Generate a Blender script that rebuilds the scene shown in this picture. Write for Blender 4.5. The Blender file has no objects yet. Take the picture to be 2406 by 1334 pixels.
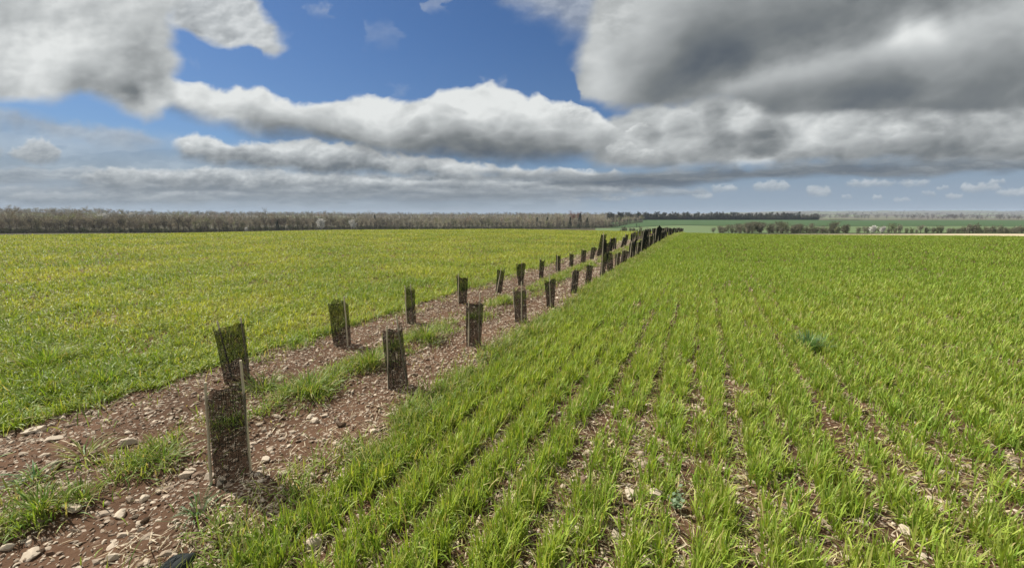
import bpy, math, random
import numpy as np
rs = np.random.RandomState(7)
random.seed(7)
C = bpy.context.scene.collection
sc = bpy.context.scene
R_ = math.radians

# ------------------------------------------------------------------ camera model
F, EYE, HOR = 950.0, 1.6, 505.0
TH = math.atan((667 - HOR) / F)
FP = F / math.cos(TH)                       # scale of tan(elevation) / tan(azimuth) at the horizon
def ray(x, y):
    u = (x - 1203) / F; v = -(y - 667) / F
    return np.array([u, math.cos(TH) + v * math.sin(TH), v * math.cos(TH) - math.sin(TH)])
def gpt(x, y):
    d = ray(x, y); k = -EYE / d[2]
    return np.array([d[0] * k, d[1] * k])
def at_depth(x, Y):                          # ground point in the column of the photo at forward distance Y
    return (x - 1203) / FP * Y, Y
AZ = R_(25.0)
RD = np.array([math.sin(AZ), math.cos(AZ)]); UD = np.array([math.cos(AZ), -math.sin(AZ)])
def ut(x, y): return x * UD[0] + y * UD[1], x * RD[0] + y * RD[1]
def xy(u, t): return u * UD[0] + t * RD[0], u * UD[1] + t * RD[1]

# ------------------------------------------------------------------ noise
_perm = np.random.RandomState(3).permutation(1024)
_g = np.random.RandomState(4).uniform(0, 2 * np.pi, 1024); _gx, _gy = np.cos(_g), np.sin(_g)
def perlin(x, y, seed=0):
    xi = np.floor(x).astype(np.int64); yi = np.floor(y).astype(np.int64)
    xf = x - xi; yf = y - yi
    u = xf * xf * xf * (xf * (xf * 6 - 15) + 10); v = yf * yf * yf * (yf * (yf * 6 - 15) + 10)
    def gr(ix, iy, dx, dy):
        h = _perm[(_perm[(ix + seed * 131) & 1023] + iy) & 1023]
        return _gx[h] * dx + _gy[h] * dy
    a = gr(xi, yi, xf, yf); b = gr(xi + 1, yi, xf - 1, yf)
    c = gr(xi, yi + 1, xf, yf - 1); d = gr(xi + 1, yi + 1, xf - 1, yf - 1)
    return (a + u * (b - a)) + v * ((c + u * (d - c)) - (a + u * (b - a)))
def fbm(x, y, oct=4, seed=0, gain=0.5):
    s = 0; a = 1.0
    for i in range(oct):
        s = s + a * perlin(x * 2 ** i, y * 2 ** i, seed + i * 7); a *= gain
    return s
def sstep(a, b, x):
    t = np.clip((x - a) / (b - a), 0, 1); return t * t * (3 - 2 * t)

# ------------------------------------------------------------------ terrain
EDGE_X = [-400, 0, 400, 800, 1200, 1500, 1600, 1800, 2406, 2900]
EDGE_Y = [555, 553, 549, 541, 539, 545, 548, 552, 555.5, 557]
COLS = [-500, 0, 500, 1000, 1300, 1450, 1600, 1900, 2406, 3000]
DEP = np.log(np.array([60, 105, 230, 330, 560, 760, 1000, 1500, 2500, 4000, 6500, 9500.]))
PROF = np.array([
    [555, 555.5, 555, 548, 525, 510, 500, 496, 499, 502, 504, 505],
    [553, 553.5, 553, 546, 524, 510, 501, 498, 501, 503, 504, 505],
    [548, 549, 549, 547, 533, 521, 511, 506, 505, 504.5, 504, 505],
    [540, 541, 541, 541, 538, 526, 516, 510, 507, 505, 504, 505],
    [540, 541.5, 542, 541, 537, 526, 516, 510, 507, 505, 504, 505],
    [543, 544.5, 546, 546, 536, 524, 517, 511, 508, 505, 504, 505],
    [548, 549, 549, 545, 531, 523, 517, 514, 511, 506, 502, 505],
    [553, 552.5, 548.5, 545, 531, 523, 517, 515, 511, 504, 496, 503],
    [556, 555, 548, 545, 532, 523, 517, 515, 511, 504, 494.5, 503],
    [557, 556, 548, 545, 532, 523, 517, 515, 511, 504, 495, 503]])
def height(x, y):
    x = np.asarray(x, float); y = np.asarray(y, float)
    d = np.maximum(np.maximum(y, np.abs(x) / 1.7), np.maximum(-y, 0.05))
    px = np.clip(x / d * FP + 1203, -499, 2999)
    s = (np.interp(px, EDGE_X, EDGE_Y) - HOR) / FP
    D = EYE / s; d0 = 0.6 * D; k = s / (1.6 * D); dt = 1.4 * D
    near = EYE - 0 * d - 0
    zn = -k * np.maximum(d - d0, 0) ** 2
    # far: interpolated photo row -> slope
    ci = np.interp(px, COLS, np.arange(len(COLS))); i0 = np.clip(np.floor(ci).astype(int), 0, len(COLS) - 2); fr = ci - i0
    fr = fr * fr * (3 - 2 * fr)
    ld = np.log(np.maximum(d, 60)); di = np.interp(ld, DEP, np.arange(len(DEP))); j0 = np.clip(np.floor(di).astype(int), 0, len(DEP) - 2); fj = di - j0
    fj = fj * fj * (3 - 2 * fj) * 0.5 + fj * 0.5
    P = PROF
    row = (P[i0, j0] * (1 - fr) + P[i0 + 1, j0] * fr) * (1 - fj) + (P[i0, j0 + 1] * (1 - fr) + P[i0 + 1, j0 + 1] * fr) * fj
    zf = EYE - (row - HOR) / FP * d
    # tangent continuation
    zt = EYE - s * d
    w = sstep(0, 1, (d - dt) / (105 - dt))
    zmid = zt * (1 - w) + zf * w
    z = np.where(d < dt, zn, zmid)
    big = perlin(x / 260.0, y / 260.0, 9) * np.clip((d - 1600) / 1500, 0, 1) * 14
    return z + big
def hz(x, y): return float(height(np.array([x]), np.array([y]))[0])

# ------------------------------------------------------------------ mesh helpers
def mk(name, V, faces, mat=None, tint=None, smooth=False, parent=None):
    """faces: list of int arrays (M,k)"""
    me = bpy.data.meshes.new(name)
    V = np.asarray(V, np.float32); me.vertices.add(len(V)); me.vertices.foreach_set('co', V.ravel())
    if not isinstance(faces, list): faces = [faces]
    faces = [np.asarray(f, np.int32) for f in faces if len(f)]
    nl = sum(f.size for f in faces); npol = sum(len(f) for f in faces)
    me.loops.add(nl); me.loops.foreach_set('vertex_index', np.concatenate([f.ravel() for f in faces]))
    me.polygons.add(npol)
    tot = np.concatenate([np.full(len(f), f.shape[1], np.int32) for f in faces])
    st = np.zeros(npol, np.int32); st[1:] = np.cumsum(tot)[:-1]
    me.polygons.foreach_set('loop_start', st)
    try: me.polygons.foreach_set('loop_total', tot)
    except Exception: pass
    me.polygons.foreach_set('use_smooth', np.full(npol, bool(smooth)))
    if tint is not None:
        a = me.attributes.new('tint', 'FLOAT_COLOR', 'POINT')
        c = np.ones((len(V), 4), np.float32); c[:, :tint.shape[1]] = tint
        a.data.foreach_set('color', c.ravel())
    me.update(calc_edges=True); me.validate()
    o = bpy.data.objects.new(name, me); C.objects.link(o)
    if mat: me.materials.append(mat)
    if parent: o.parent = parent
    return o
def tag(o, label=None, cat=None, group=None, kind=None):
    if label: o['label'] = label
    if cat: o['category'] = cat
    if group: o['group'] = group
    if kind: o['kind'] = kind
    return o
def empty(name, loc, rz=0):
    o = bpy.data.objects.new(name, None); o.empty_display_size = .2
    C.objects.link(o); o.location = loc; o.rotation_euler = (0, 0, rz); return o
def copy_tree(root):
    r = root.copy(); C.objects.link(r)
    for ch in list(root.children):
        c = ch.copy(); C.objects.link(c); c.parent = r
    return r
class MB:
    def __init__(s): s.V = []; s.F3 = []; s.F4 = []; s.T = []; s.n = 0
    def add(s, V, F, tint=None):
        V = np.asarray(V, float).reshape(-1, 3); F = np.asarray(F, int)
        (s.F3 if F.shape[1] == 3 else s.F4).append(F + s.n); s.V.append(V); s.n += len(V)
        s.T.append(np.tile(np.array(tint if tint is not None else (.5, .5, .5), float), (len(V), 1)))
    def tube(s, pts, rad, n=5, tint=None, cap=True):
        pts = np.asarray(pts, float); m = len(pts); rad = np.broadcast_to(rad, (m,))
        tg = np.gradient(pts, axis=0); tg /= np.linalg.norm(tg, axis=1)[:, None] + 1e-9
        ref = np.array([0, 0, 1.]) if abs(tg[0][2]) < .8 else np.array([1., 0, 0])
        a = np.cross(tg, ref); a /= np.linalg.norm(a, axis=1)[:, None] + 1e-9; b = np.cross(tg, a)
        an = np.arange(n) * 2 * np.pi / n
        V = pts[:, None] + rad[:, None, None] * (np.cos(an)[None, :, None] * a[:, None] + np.sin(an)[None, :, None] * b[:, None])
        i = np.arange(m - 1)[:, None] * n; j = np.arange(n)[None]; jn = (j + 1) % n
        Fq = np.stack([i + j, i + jn, i + n + jn, i + n + j], -1).reshape(-1, 4)
        s.add(V.reshape(-1, 3), Fq, tint)
        if cap:
            for base, rev in ((0, True), ((m - 1) * n, False)):
                W = np.vstack([V.reshape(-1, 3)[base:base + n], pts[0 if rev else -1]])
                f = [[k, (k + 1) % n, n] if not rev else [(k + 1) % n, k, n] for k in range(n)]
                s.add(W, np.array(f), tint)
    def build(s, name, mat, parent=None, smooth=False):
        fs = []
        if s.F4: fs.append(np.concatenate(s.F4))
        if s.F3: fs.append(np.concatenate(s.F3))
        return mk(name, np.concatenate(s.V), fs, mat, np.concatenate(s.T), smooth, parent)
    def arrays(s):
        return np.concatenate(s.V), (np.concatenate(s.F4) if s.F4 else np.zeros((0, 4), int)), (np.concatenate(s.F3) if s.F3 else np.zeros((0, 3), int)), np.concatenate(s.T)

# ------------------------------------------------------------------ materials
def newmat(name):
    m = bpy.data.materials.new(name); m.use_nodes = True; nt = m.node_tree
    for n in list(nt.nodes): nt.nodes.remove(n)
    out = nt.nodes.new('ShaderNodeOutputMaterial')
    return m, nt, out
def N(nt, typ, **kw):
    n = nt.nodes.new(typ)
    for k, v in kw.items():
        if k.startswith('i_'):
            key = k[2:]; n.inputs[int(key) if key.isdigit() else key].default_value = v
        else: setattr(n, k, v)
    return n
def mixc(nt, fac, a, b, mode='MIX'):
    n = nt.nodes.new('ShaderNodeMix'); n.data_type = 'RGBA'; n.blend_type = mode
    for s_, v in ((0, fac), (6, a), (7, b)):
        if hasattr(v, 'links') or isinstance(v, bpy.types.NodeSocket): nt.links.new(v, n.inputs[s_])
        elif s_ == 0: n.inputs[0].default_value = v
        else: n.inputs[s_].default_value = (*v, 1) if len(v) == 3 else v
    return n.outputs[2]
def mth(nt, op, a, b=None, c=None, clamp=False):
    n = nt.nodes.new('ShaderNodeMath'); n.operation = op; n.use_clamp = clamp
    for i, v in enumerate((a, b, c)):
        if v is None: continue
        if isinstance(v, bpy.types.NodeSocket): nt.links.new(v, n.inputs[i])
        else: n.inputs[i].default_value = v
    return n.outputs[0]
def ramp(nt, fac, stops):
    n = nt.nodes.new('ShaderNodeValToRGB'); nt.links.new(fac, n.inputs[0])
    el = n.color_ramp.elements
    while len(el) < len(stops): el.new(0.5)
    for e, (p, c) in zip(el, stops):
        e.position = p; e.color = (*c, 1) if len(c) == 3 else c
    return n.outputs[0]
def princ(nt, out, color, rough=0.9, spec=0.2, bump=None, bstr=0.3, bdist=0.02):
    p = nt.nodes.new('ShaderNodeBsdfPrincipled')
    if isinstance(color, bpy.types.NodeSocket): nt.links.new(color, p.inputs['Base Color'])
    else: p.inputs['Base Color'].default_value = (*color, 1)
    p.inputs['Roughness'].default_value = rough; p.inputs['Specular IOR Level'].default_value = spec
    if bump is not None:
        b = N(nt, 'ShaderNodeBump'); b.inputs['Strength'].default_value = bstr; b.inputs['Distance'].default_value = bdist
        nt.links.new(bump, b.inputs['Height']); nt.links.new(b.outputs[0], p.inputs['Normal'])
    nt.links.new(p.outputs[0], out.inputs[0]); return p
def pos(nt): return N(nt, 'ShaderNodeNewGeometry').outputs['Position']
def noise(nt, vec, scale, detail=4, rough=.55, out=0):
    n = N(nt, 'ShaderNodeTexNoise'); n.inputs['Scale'].default_value = scale; n.inputs['Detail'].default_value = detail; n.inputs['Roughness'].default_value = rough
    nt.links.new(vec, n.inputs['Vector']); return n.outputs[out]

def grass_mat(name, cA, cB, dry, transl=0.35):
    m, nt, out = newmat(name)
    at = N(nt, 'ShaderNodeAttribute', attribute_name='tint'); sp = N(nt, 'ShaderNodeSeparateColor'); nt.links.new(at.outputs['Color'], sp.inputs[0])
    c = mixc(nt, sp.outputs[0], cA, cB); c = mixc(nt, sp.outputs[1], c, dry)
    v = mth(nt, 'MULTIPLY_ADD', sp.outputs[2], 0.6, 0.7)
    cv = N(nt, 'ShaderNodeCombineColor'); [nt.links.new(v, cv.inputs[i]) for i in range(3)]
    c = mixc(nt, 1.0, c, cv.outputs[0], 'MULTIPLY')
    p = nt.nodes.new('ShaderNodeBsdfPrincipled'); nt.links.new(c, p.inputs['Base Color'])
    p.inputs['Roughness'].default_value = .5; p.inputs['Specular IOR Level'].default_value = .25
    tr = N(nt, 'ShaderNodeBsdfTranslucent')
    c2 = mixc(nt, 1.0, c, (1.25, 1.2, .55), 'MULTIPLY'); nt.links.new(c2, tr.inputs[0])
    mx = N(nt, 'ShaderNodeMixShader'); mx.inputs[0].default_value = transl
    nt.links.new(p.outputs[0], mx.inputs[1]); nt.links.new(tr.outputs[0], mx.inputs[2]); nt.links.new(mx.outputs[0], out.inputs[0])
    return m
M = {}
M['crop'] = grass_mat('cereal_leaf', (.18, .318, .03), (.36, .455, .068), (.52, .42, .2))
M['meadow'] = grass_mat('meadow_leaf', (.185, .295, .032), (.42, .465, .072), (.50, .40, .17))
M['verge'] = grass_mat('verge_leaf', (.13, .25, .028), (.28, .38, .055), (.52, .42, .22))
M['tuft'] = grass_mat('tuft_leaf', (.10, .22, .028), (.26, .33, .06), (.5, .42, .2))
M['blue'] = grass_mat('bluegreen_leaf', (.09, .20, .07), (.16, .27, .12), (.4, .42, .25))
M['pea'] = grass_mat('pea_leaf', (.17, .25, .13), (.26, .34, .21), (.4, .42, .25))
M['straw'] = grass_mat('straw', (.42, .33, .2), (.60, .50, .32), (.7, .6, .42), .15)

def soil_colour(nt, P, far=False):
    n1 = noise(nt, P, 1.3, 5); n2 = noise(nt, P, 22, 6, .7)
    base = ramp(nt, n1, [(.35, (.046, .023, .012)), (.5, (.074, .037, .020)), (.68, (.12, .065, .037))])
    base = mixc(nt, mth(nt, 'MULTIPLY', n2, .6), base, (.175, .11, .068))
    vo = N(nt, 'ShaderNodeTexVoronoi'); vo.inputs['Scale'].default_value = 26; vo.inputs['Randomness'].default_value = 1
    wv = N(nt, 'ShaderNodeVectorMath', operation='MULTIPLY_ADD'); nz = noise(nt, P, 9, 2, .5, 1)
    nt.links.new(nz, wv.inputs[0]); wv.inputs[1].default_value = (.05, .05, 0); nt.links.new(P, wv.inputs[2]); nt.links.new(wv.outputs[0], vo.inputs['Vector'])
    sel = N(nt, 'ShaderNodeSeparateColor'); nt.links.new(vo.outputs['Color'], sel.inputs[0])
    thr = mth(nt, 'MULTIPLY', sel.outputs[0], .34)
    chip = mth(nt, 'LESS_THAN', vo.outputs['Distance'], thr)
    on = mth(nt, 'GREATER_THAN', sel.outputs[1], .45); chip = mth(nt, 'MULTIPLY', chip, on)
    cc = mixc(nt, sel.outputs[2], (.30, .21, .15), (.52, .44, .34))
    col = mixc(nt, chip, base, cc)
    hgt = mth(nt, 'ADD', mth(nt, 'MULTIPLY', chip, .35), n2)
    return col, hgt
m, nt, out = newmat('stony_soil'); col, hg = soil_colour(nt, pos(nt)); princ(nt, out, col, .95, .12, hg, .7, .02); M['soil'] = m
# terrain sheet: soil in the field, leaf-litter / grass beyond it, grey-brown woodland far away
m, nt, out = newmat('terrain'); P = pos(nt); col, hg = soil_colour(nt, P)
ln = N(nt, 'ShaderNodeVectorMath', operation='LENGTH'); nt.links.new(P, ln.inputs[0])
dist = ln.outputs['Value']
fieldc = ramp(nt, noise(nt, P, .012, 4), [(.35, (.055, .05, .03)), (.55, (.075, .068, .038)), (.7, (.10, .085, .05))])
mr = N(nt, 'ShaderNodeMapRange'); nt.links.new(dist, mr.inputs[0]); mr.inputs[1].default_value = 58; mr.inputs[2].default_value = 75
col = mixc(nt, mr.outputs[0], col, fieldc)
wood = ramp(nt, noise(nt, P, .022, 6, .75), [(.3, (.045, .042, .032)), (.48, (.11, .095, .07)), (.62, (.17, .145, .10)), (.75, (.11, .14, .05))])
patch = ramp(nt, noise(nt, P, .0022, 3, .5), [(.56, (0, 0, 0)), (.6, (1, 1, 1))])
wood = mixc(nt, patch, wood, (.16, .19, .09))
mr2 = N(nt, 'ShaderNodeMapRange'); nt.links.new(dist, mr2.inputs[0]); mr2.inputs[1].default_value = 1150; mr2.inputs[2].default_value = 1500
col = mixc(nt, mr2.outputs[0], col, wood)
princ(nt, out, col, .95, .1, hg, .6, .02); M['terrain'] = m
def flat_field(name, a, b, sc_=.05):
    m, nt, out = newmat(name); P = pos(nt)
    mp = N(nt, 'ShaderNodeMapping'); mp.inputs['Scale'].default_value = (1, .35, 1); nt.links.new(P, mp.inputs[0])
    princ(nt, out, mixc(nt, noise(nt, mp.outputs[0], sc_, 5, .6), a, b), .9, .1); return m
M['dark_field'] = flat_field('far_dark_crop', (.047, .088, .032), (.068, .115, .045), .02)
M['light_field'] = flat_field('far_light_crop', (.105, .15, .062), (.14, .185, .085), .02)
M['pale'] = flat_field('dry_margin', (.42, .33, .2), (.62, .53, .37), .12)
M['pale_green'] = flat_field('pale_far_field', (.22, .27, .14), (.3, .34, .19), .02)
def tint_mat(name, cA, cB, rough=.9, spec=.15, bump=None):
    m, nt, out = newmat(name); at = N(nt, 'ShaderNodeAttribute', attribute_name='tint'); sp = N(nt, 'ShaderNodeSeparateColor'); nt.links.new(at.outputs['Color'], sp.inputs[0])
    c = mixc(nt, sp.outputs[0], cA, cB)
    P = pos(nt); nn = noise(nt, P, 60, 4)
    c = mixc(nt, mth(nt, 'MULTIPLY', nn, .45), c, (.26, .19, .12)) if bump else c
    princ(nt, out, c, rough, spec, nn if bump else None, .4, .004); return m
M['stone'] = tint_mat('limestone', (.11, .058, .034), (.66, .56, .43), .9, .2, True)
def netting():
    m, nt, out = newmat('black_netting'); P = pos(nt)
    princ(nt, out, mixc(nt, noise(nt, P, 14, 3), (.005, .006, .005), (.014, .017, .013)), .6, .3); return m
M['net'] = netting()
m, nt, out = newmat('folded_netting'); nn = noise(nt, pos(nt), 260, 3, .7); princ(nt, out, mixc(nt, nn, (.012, .015, .014), (.05, .058, .054)), .85, .2, nn, .8, .004); M['roll'] = m
m, nt, out = newmat('bamboo'); P = pos(nt)
princ(nt, out, mixc(nt, noise(nt, P, 30, 3), (.45, .37, .25), (.74, .66, .50)), .6, .3); M['cane'] = m
m, nt, out = newmat('bark'); P = pos(nt)
princ(nt, out, mixc(nt, noise(nt, P, 2, 4), (.06, .052, .042), (.13, .115, .095)), .95, .1); M['bark'] = m
def crown_mat(name, stops):
    m, nt, out = newmat(name); at = N(nt, 'ShaderNodeAttribute', attribute_name='tint'); sp = N(nt, 'ShaderNodeSeparateColor'); nt.links.new(at.outputs['Color'], sp.inputs[0])
    oi = N(nt, 'ShaderNodeObjectInfo'); r = mth(nt, 'FRACT', mth(nt, 'ADD', oi.outputs['Random'], sp.outputs[1]))
    c = ramp(nt, r, stops); v = mth(nt, 'MULTIPLY_ADD', sp.outputs[0], .7, .65)
    cv = N(nt, 'ShaderNodeCombineColor'); [nt.links.new(v, cv.inputs[i]) for i in range(3)]
    princ(nt, out, mixc(nt, 1, c, cv.outputs[0], 'MULTIPLY'), .95, .1); return m
M['twigs'] = crown_mat('bare_twigs', [(0, (.14, .125, .095)), (.25, (.21, .185, .145)), (.5, (.27, .235, .18)), (.68, (.24, .24, .14)), (.82, (.17, .155, .125)), (1, (.28, .22, .17))])
M['lit_wood_twigs'] = crown_mat('lit_wood_twigs', [(0, (.22, .19, .13)), (.25, (.36, .31, .22)), (.5, (.48, .41, .30)), (.68, (.42, .43, .21)), (.82, (.27, .235, .18)), (1, (.48, .35, .26))])  # paler copy of the front twigs: colour lifted to offset crown self-shadow, painting lit wood
M['darktwigs'] = crown_mat('dark_twigs', [(0, (.04, .045, .03)), (.4, (.07, .065, .045)), (.7, (.05, .06, .03)), (1, (.10, .085, .06))])
M['blossom'] = crown_mat('white_blossom', [(0, (.72, .69, .63)), (1, (.82, .79, .73))])
M['needles'] = crown_mat('conifer_needles', [(0, (.018, .032, .018)), (1, (.03, .045, .022))])
M['red'] = crown_mat('reddish_buds', [(0, (.26, .12, .085)), (1, (.30, .15, .10))])
M['fresh'] = crown_mat('fresh_leaves', [(0, (.20, .22, .07)), (1, (.26, .26, .10))])
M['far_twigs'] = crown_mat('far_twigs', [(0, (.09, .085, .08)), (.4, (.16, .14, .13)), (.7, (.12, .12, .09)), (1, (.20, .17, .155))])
M['shrub'] = crown_mat('shrub_twigs', [(0, (.12, .12, .075)), (.35, (.17, .16, .11)), (.7, (.23, .21, .155)), (1, (.15, .165, .08))])

# ------------------------------------------------------------------ ground sheet
def build_ground():
    ang = np.concatenate([np.linspace(-62, 62, 311), np.linspace(62, 298, 60)[1:-1]]) ; ang = np.radians(ang)
    rad = np.concatenate([[0.35], np.geomspace(0.7, 9400, 190)])
    A, Rr = np.meshgrid(ang, rad); X = Rr * np.sin(A); Y = Rr * np.cos(A)
    Z = height(X, Y)
    V = np.stack([X, Y, Z], -1).reshape(-1, 3); n = len(ang); m_ = len(rad)
    i = np.arange(m_ - 1)[:, None] * n; j = np.arange(n)[None]; jn = (j + 1) % n
    Fq = np.stack([i + j, i + jn, i + n + jn, i + n + j], -1).reshape(-1, 4)[:, ::-1]
    V = np.vstack([V, [[0, 0, 0]]]); c = len(V) - 1
    Ft = np.stack([np.arange(n), (np.arange(n) + 1) % n, np.full(n, c)], -1)
    o = mk('ground', V, [Fq, Ft], M['terrain'], smooth=True)
    tag(o, 'brown stony ground of the fields running out to the far hills', 'ground', kind='structure')
build_ground()

def sheet(name, mat, pxa, pxb, ya, yb, off, label, nq=60, ny=24, wob=None):
    q = np.linspace(0, 1, nq); s = np.linspace(0, 1, ny); Q, S = np.meshgrid(q, s)
    px = pxa + (pxb - pxa) * Q
    lo = ya if not callable(ya) else ya(px); hi = yb if not callable(yb) else yb(px)
    Y = np.exp(np.log(lo) * (1 - S) + np.log(hi) * S); X = (px - 1203) / FP * Y
    V = np.stack([X, Y, height(X, Y) + off], -1).reshape(-1, 3)
    i = np.arange(ny - 1)[:, None] * nq; j = np.arange(nq - 1)[None]
    Fq = np.stack([i + j, i + j + 1, i + nq + j + 1, i + nq + j], -1).reshape(-1, 4)
    return tag(mk(name, V, Fq, mat, smooth=True), label, 'field', kind='structure')
def W(px, a, f=130.): return 1 + a * perlin(px / f, px * 0 + .3, 21) + a * .5 * perlin(px / f * 3.1, px * 0 + 1.3, 22)
sheet('light_green_field', M['light_field'], 1400, 3000, lambda p: 236 * W(p, .04), lambda p: 565 * W(p, .10, 300), .25, 'light green field in the valley below the tree belt', 160, 40)
sheet('dark_green_field', M['dark_field'], 1435, 3000, lambda p: 575 * W(p, .10, 300), lambda p: np.where(p < 1930, 1010, 900 + 60 * W(p, .5, 200)), .5, 'dark green field on the slope under the far tree belt', 160, 40)
sheet('pale_far_field', M['pale_green'], 1945, 2020, 1250, lambda p: 1650 * W(p, .15), 2.5, 'small pale green field in front of the distant hills', 30, 10)
sheet('dry_grass_margin', M['pale'], 1670, 3000, lambda p: 100 + 60 * sstep(1950, 1670, p), lambda p: (150 + 40 * sstep(1670, 2400, p)) * W(p, .06), .06, 'straw-coloured dry margin behind the right-hand crop', 160, 14)
sheet('pale_track', M['pale'], 590, 850, lambda p: 170 + 0 * p, lambda p: 190 + 60 * sstep(590, 840, p), .05, 'thin pale track in front of the wood edge', 50, 8)

# ------------------------------------------------------------------ soil strip
def strip_profile(u):                          # low beds either side of the central ridge
    return .03 * np.exp(-((u + 3.15) / .22) ** 2) + .02 * np.exp(-((u + 2.3) / .3) ** 2) + .02 * np.exp(-((u + 3.85) / .35) ** 2)
def soil_z(u, t):
    b = .018 * fbm(u * 3.5, t * 3.5, 4, 5) + .014 * np.abs(perlin(u * 11, t * 11, 8)) + .011 * np.abs(perlin(u * 26, t * 26, 12)) + .012 * np.minimum(np.abs(perlin(u * 6, t * 6, 15)) * 2, .6)
    e = sstep(-4.75, -4.5, u) * sstep(-1.85, -2.1, u)
    return (strip_profile(u) + b + .012) * e + .004
def build_strip():
    t = np.concatenate([np.arange(-2.5, 7, .022), np.arange(7, 16, .06), np.arange(16, 64, .4)])
    u = np.arange(-4.75, -1.83, .022)
    U, T = np.meshgrid(u, t); X, Y = xy(U, T)
    Z = height(X, Y) + soil_z(U, T)
    n = len(u); i = np.arange(len(t) - 1)[:, None] * n; j = np.arange(n - 1)[None]
    Fq = np.stack([i + j, i + j + 1, i + n + j + 1, i + n + j], -1).reshape(-1, 4)
    o = mk('soil_strip', np.stack([X, Y, Z], -1).reshape(-1, 3), Fq, M['soil'], smooth=True)
    tag(o, 'bare reddish stony planting strip between the two crops', 'soil', kind='structure')
build_strip()
def surf(x, y):
    x = np.asarray(x, float); y = np.asarray(y, float); u, t = ut(x, y)
    return height(x, y) + np.where((u > -4.75) & (u < -1.83), soil_z(u, t), 0)

# ------------------------------------------------------------------ blades
def blades(x, y, L, w, az, lean, curl, seg, tint):
    n = len(x); z = surf(x, y) - .004
    P = np.zeros((n, seg + 1, 3)); P[:, 0] = np.stack([x, y, z], -1)
    ca, sa = np.cos(az), np.sin(az)
    for k in range(seg):
        th = np.minimum(lean + curl * ((k + .5) / seg) ** 1.3, 2.7); st = L / seg
        P[:, k + 1, 0] = P[:, k, 0] + np.sin(th) * st * ca
        P[:, k + 1, 1] = P[:, k, 1] + np.sin(th) * st * sa
        P[:, k + 1, 2] = np.maximum(P[:, k, 2] + np.cos(th) * st, z + .012)
    tw = rs.uniform(-.9, .9, n)
    S = np.stack([-sa * np.cos(tw) , ca * np.cos(tw), np.sin(tw) * .5], -1)
    tt = np.linspace(0, 1, seg + 1); wp = (.55 + .9 * tt) * (1 - tt ** 2.6) ; wp = np.maximum(wp, .04)
    off = S[:, None] * (w[:, None] * wp[None] * .5)[..., None]
    V = np.stack([P - off, P + off], 2).reshape(-1, 3)
    b = (np.arange(n) * (seg + 1) * 2)[:, None]; k = np.arange(seg)[None] * 2
    Fq = np.stack([b + k, b + k + 1, b + k + 3, b + k + 2], -1).reshape(-1, 4)
    T = np.repeat(tint[:, None], (seg + 1) * 2, axis=1)
    tip = np.where(rs.uniform(0, 1, n) < .3, rs.uniform(.3, 1, n), .0)
    T[..., 1] = np.maximum(T[..., 1], tip[:, None] * np.repeat(tt ** 3, 2)[None])
    return V, Fq, T.reshape(-1, tint.shape[1])
def join(parts):
    Vs, Fs, Ts, n = [], [], [], 0
    for V, Fq, T in parts:
        Vs.append(V); Fs.append(Fq + n); Ts.append(T); n += len(V)
    return np.concatenate(Vs), np.concatenate(Fs), np.concatenate(Ts)
def plants(n, m, jit, *arrs):
    i = np.repeat(np.arange(n), m); k = len(i)
    a = rs.uniform(0, 6.283, k); r = np.abs(rs.normal(0, jit, k))
    out = [q[i] for q in arrs]
    return i, a, r, out
def polar(nsamp, p, dmin, dmax, amin, amax):
    """points with density ~ d^-p"""
    e = 2 - p; r = rs.uniform(0, 1, nsamp)
    d = (dmin ** e + r * (dmax ** e - dmin ** e)) ** (1 / e)
    a = np.radians(rs.uniform(amin, amax, nsamp))
    return d * np.sin(a), d * np.cos(a), d
def edge_r(t): return -2.02 + .07 * perlin(t * 1.3, t * 0 + .5, 31) + .05 * perlin(t * 4, t * 0 + .5, 32) - .004 * np.maximum(t, 0)
def edge_l(t): return -4.5 + .14 * perlin(t * .9, t * 0 + .5, 33) + .08 * perlin(t * 3.3, t * 0 + .5, 34)

def lod(parts, x, y, d, L, w, az, lean, curl, tint, cuts=((0, 6, 5), (6, 14, 3), (14, 99, 2))):
    for a, b, sgm in cuts:
        k = (d >= a) & (d < b)
        if k.any(): parts.append(blades(x[k], y[k], L[k], w[k], az[k], lean[k], curl[k], sgm, tint[k]))

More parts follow.
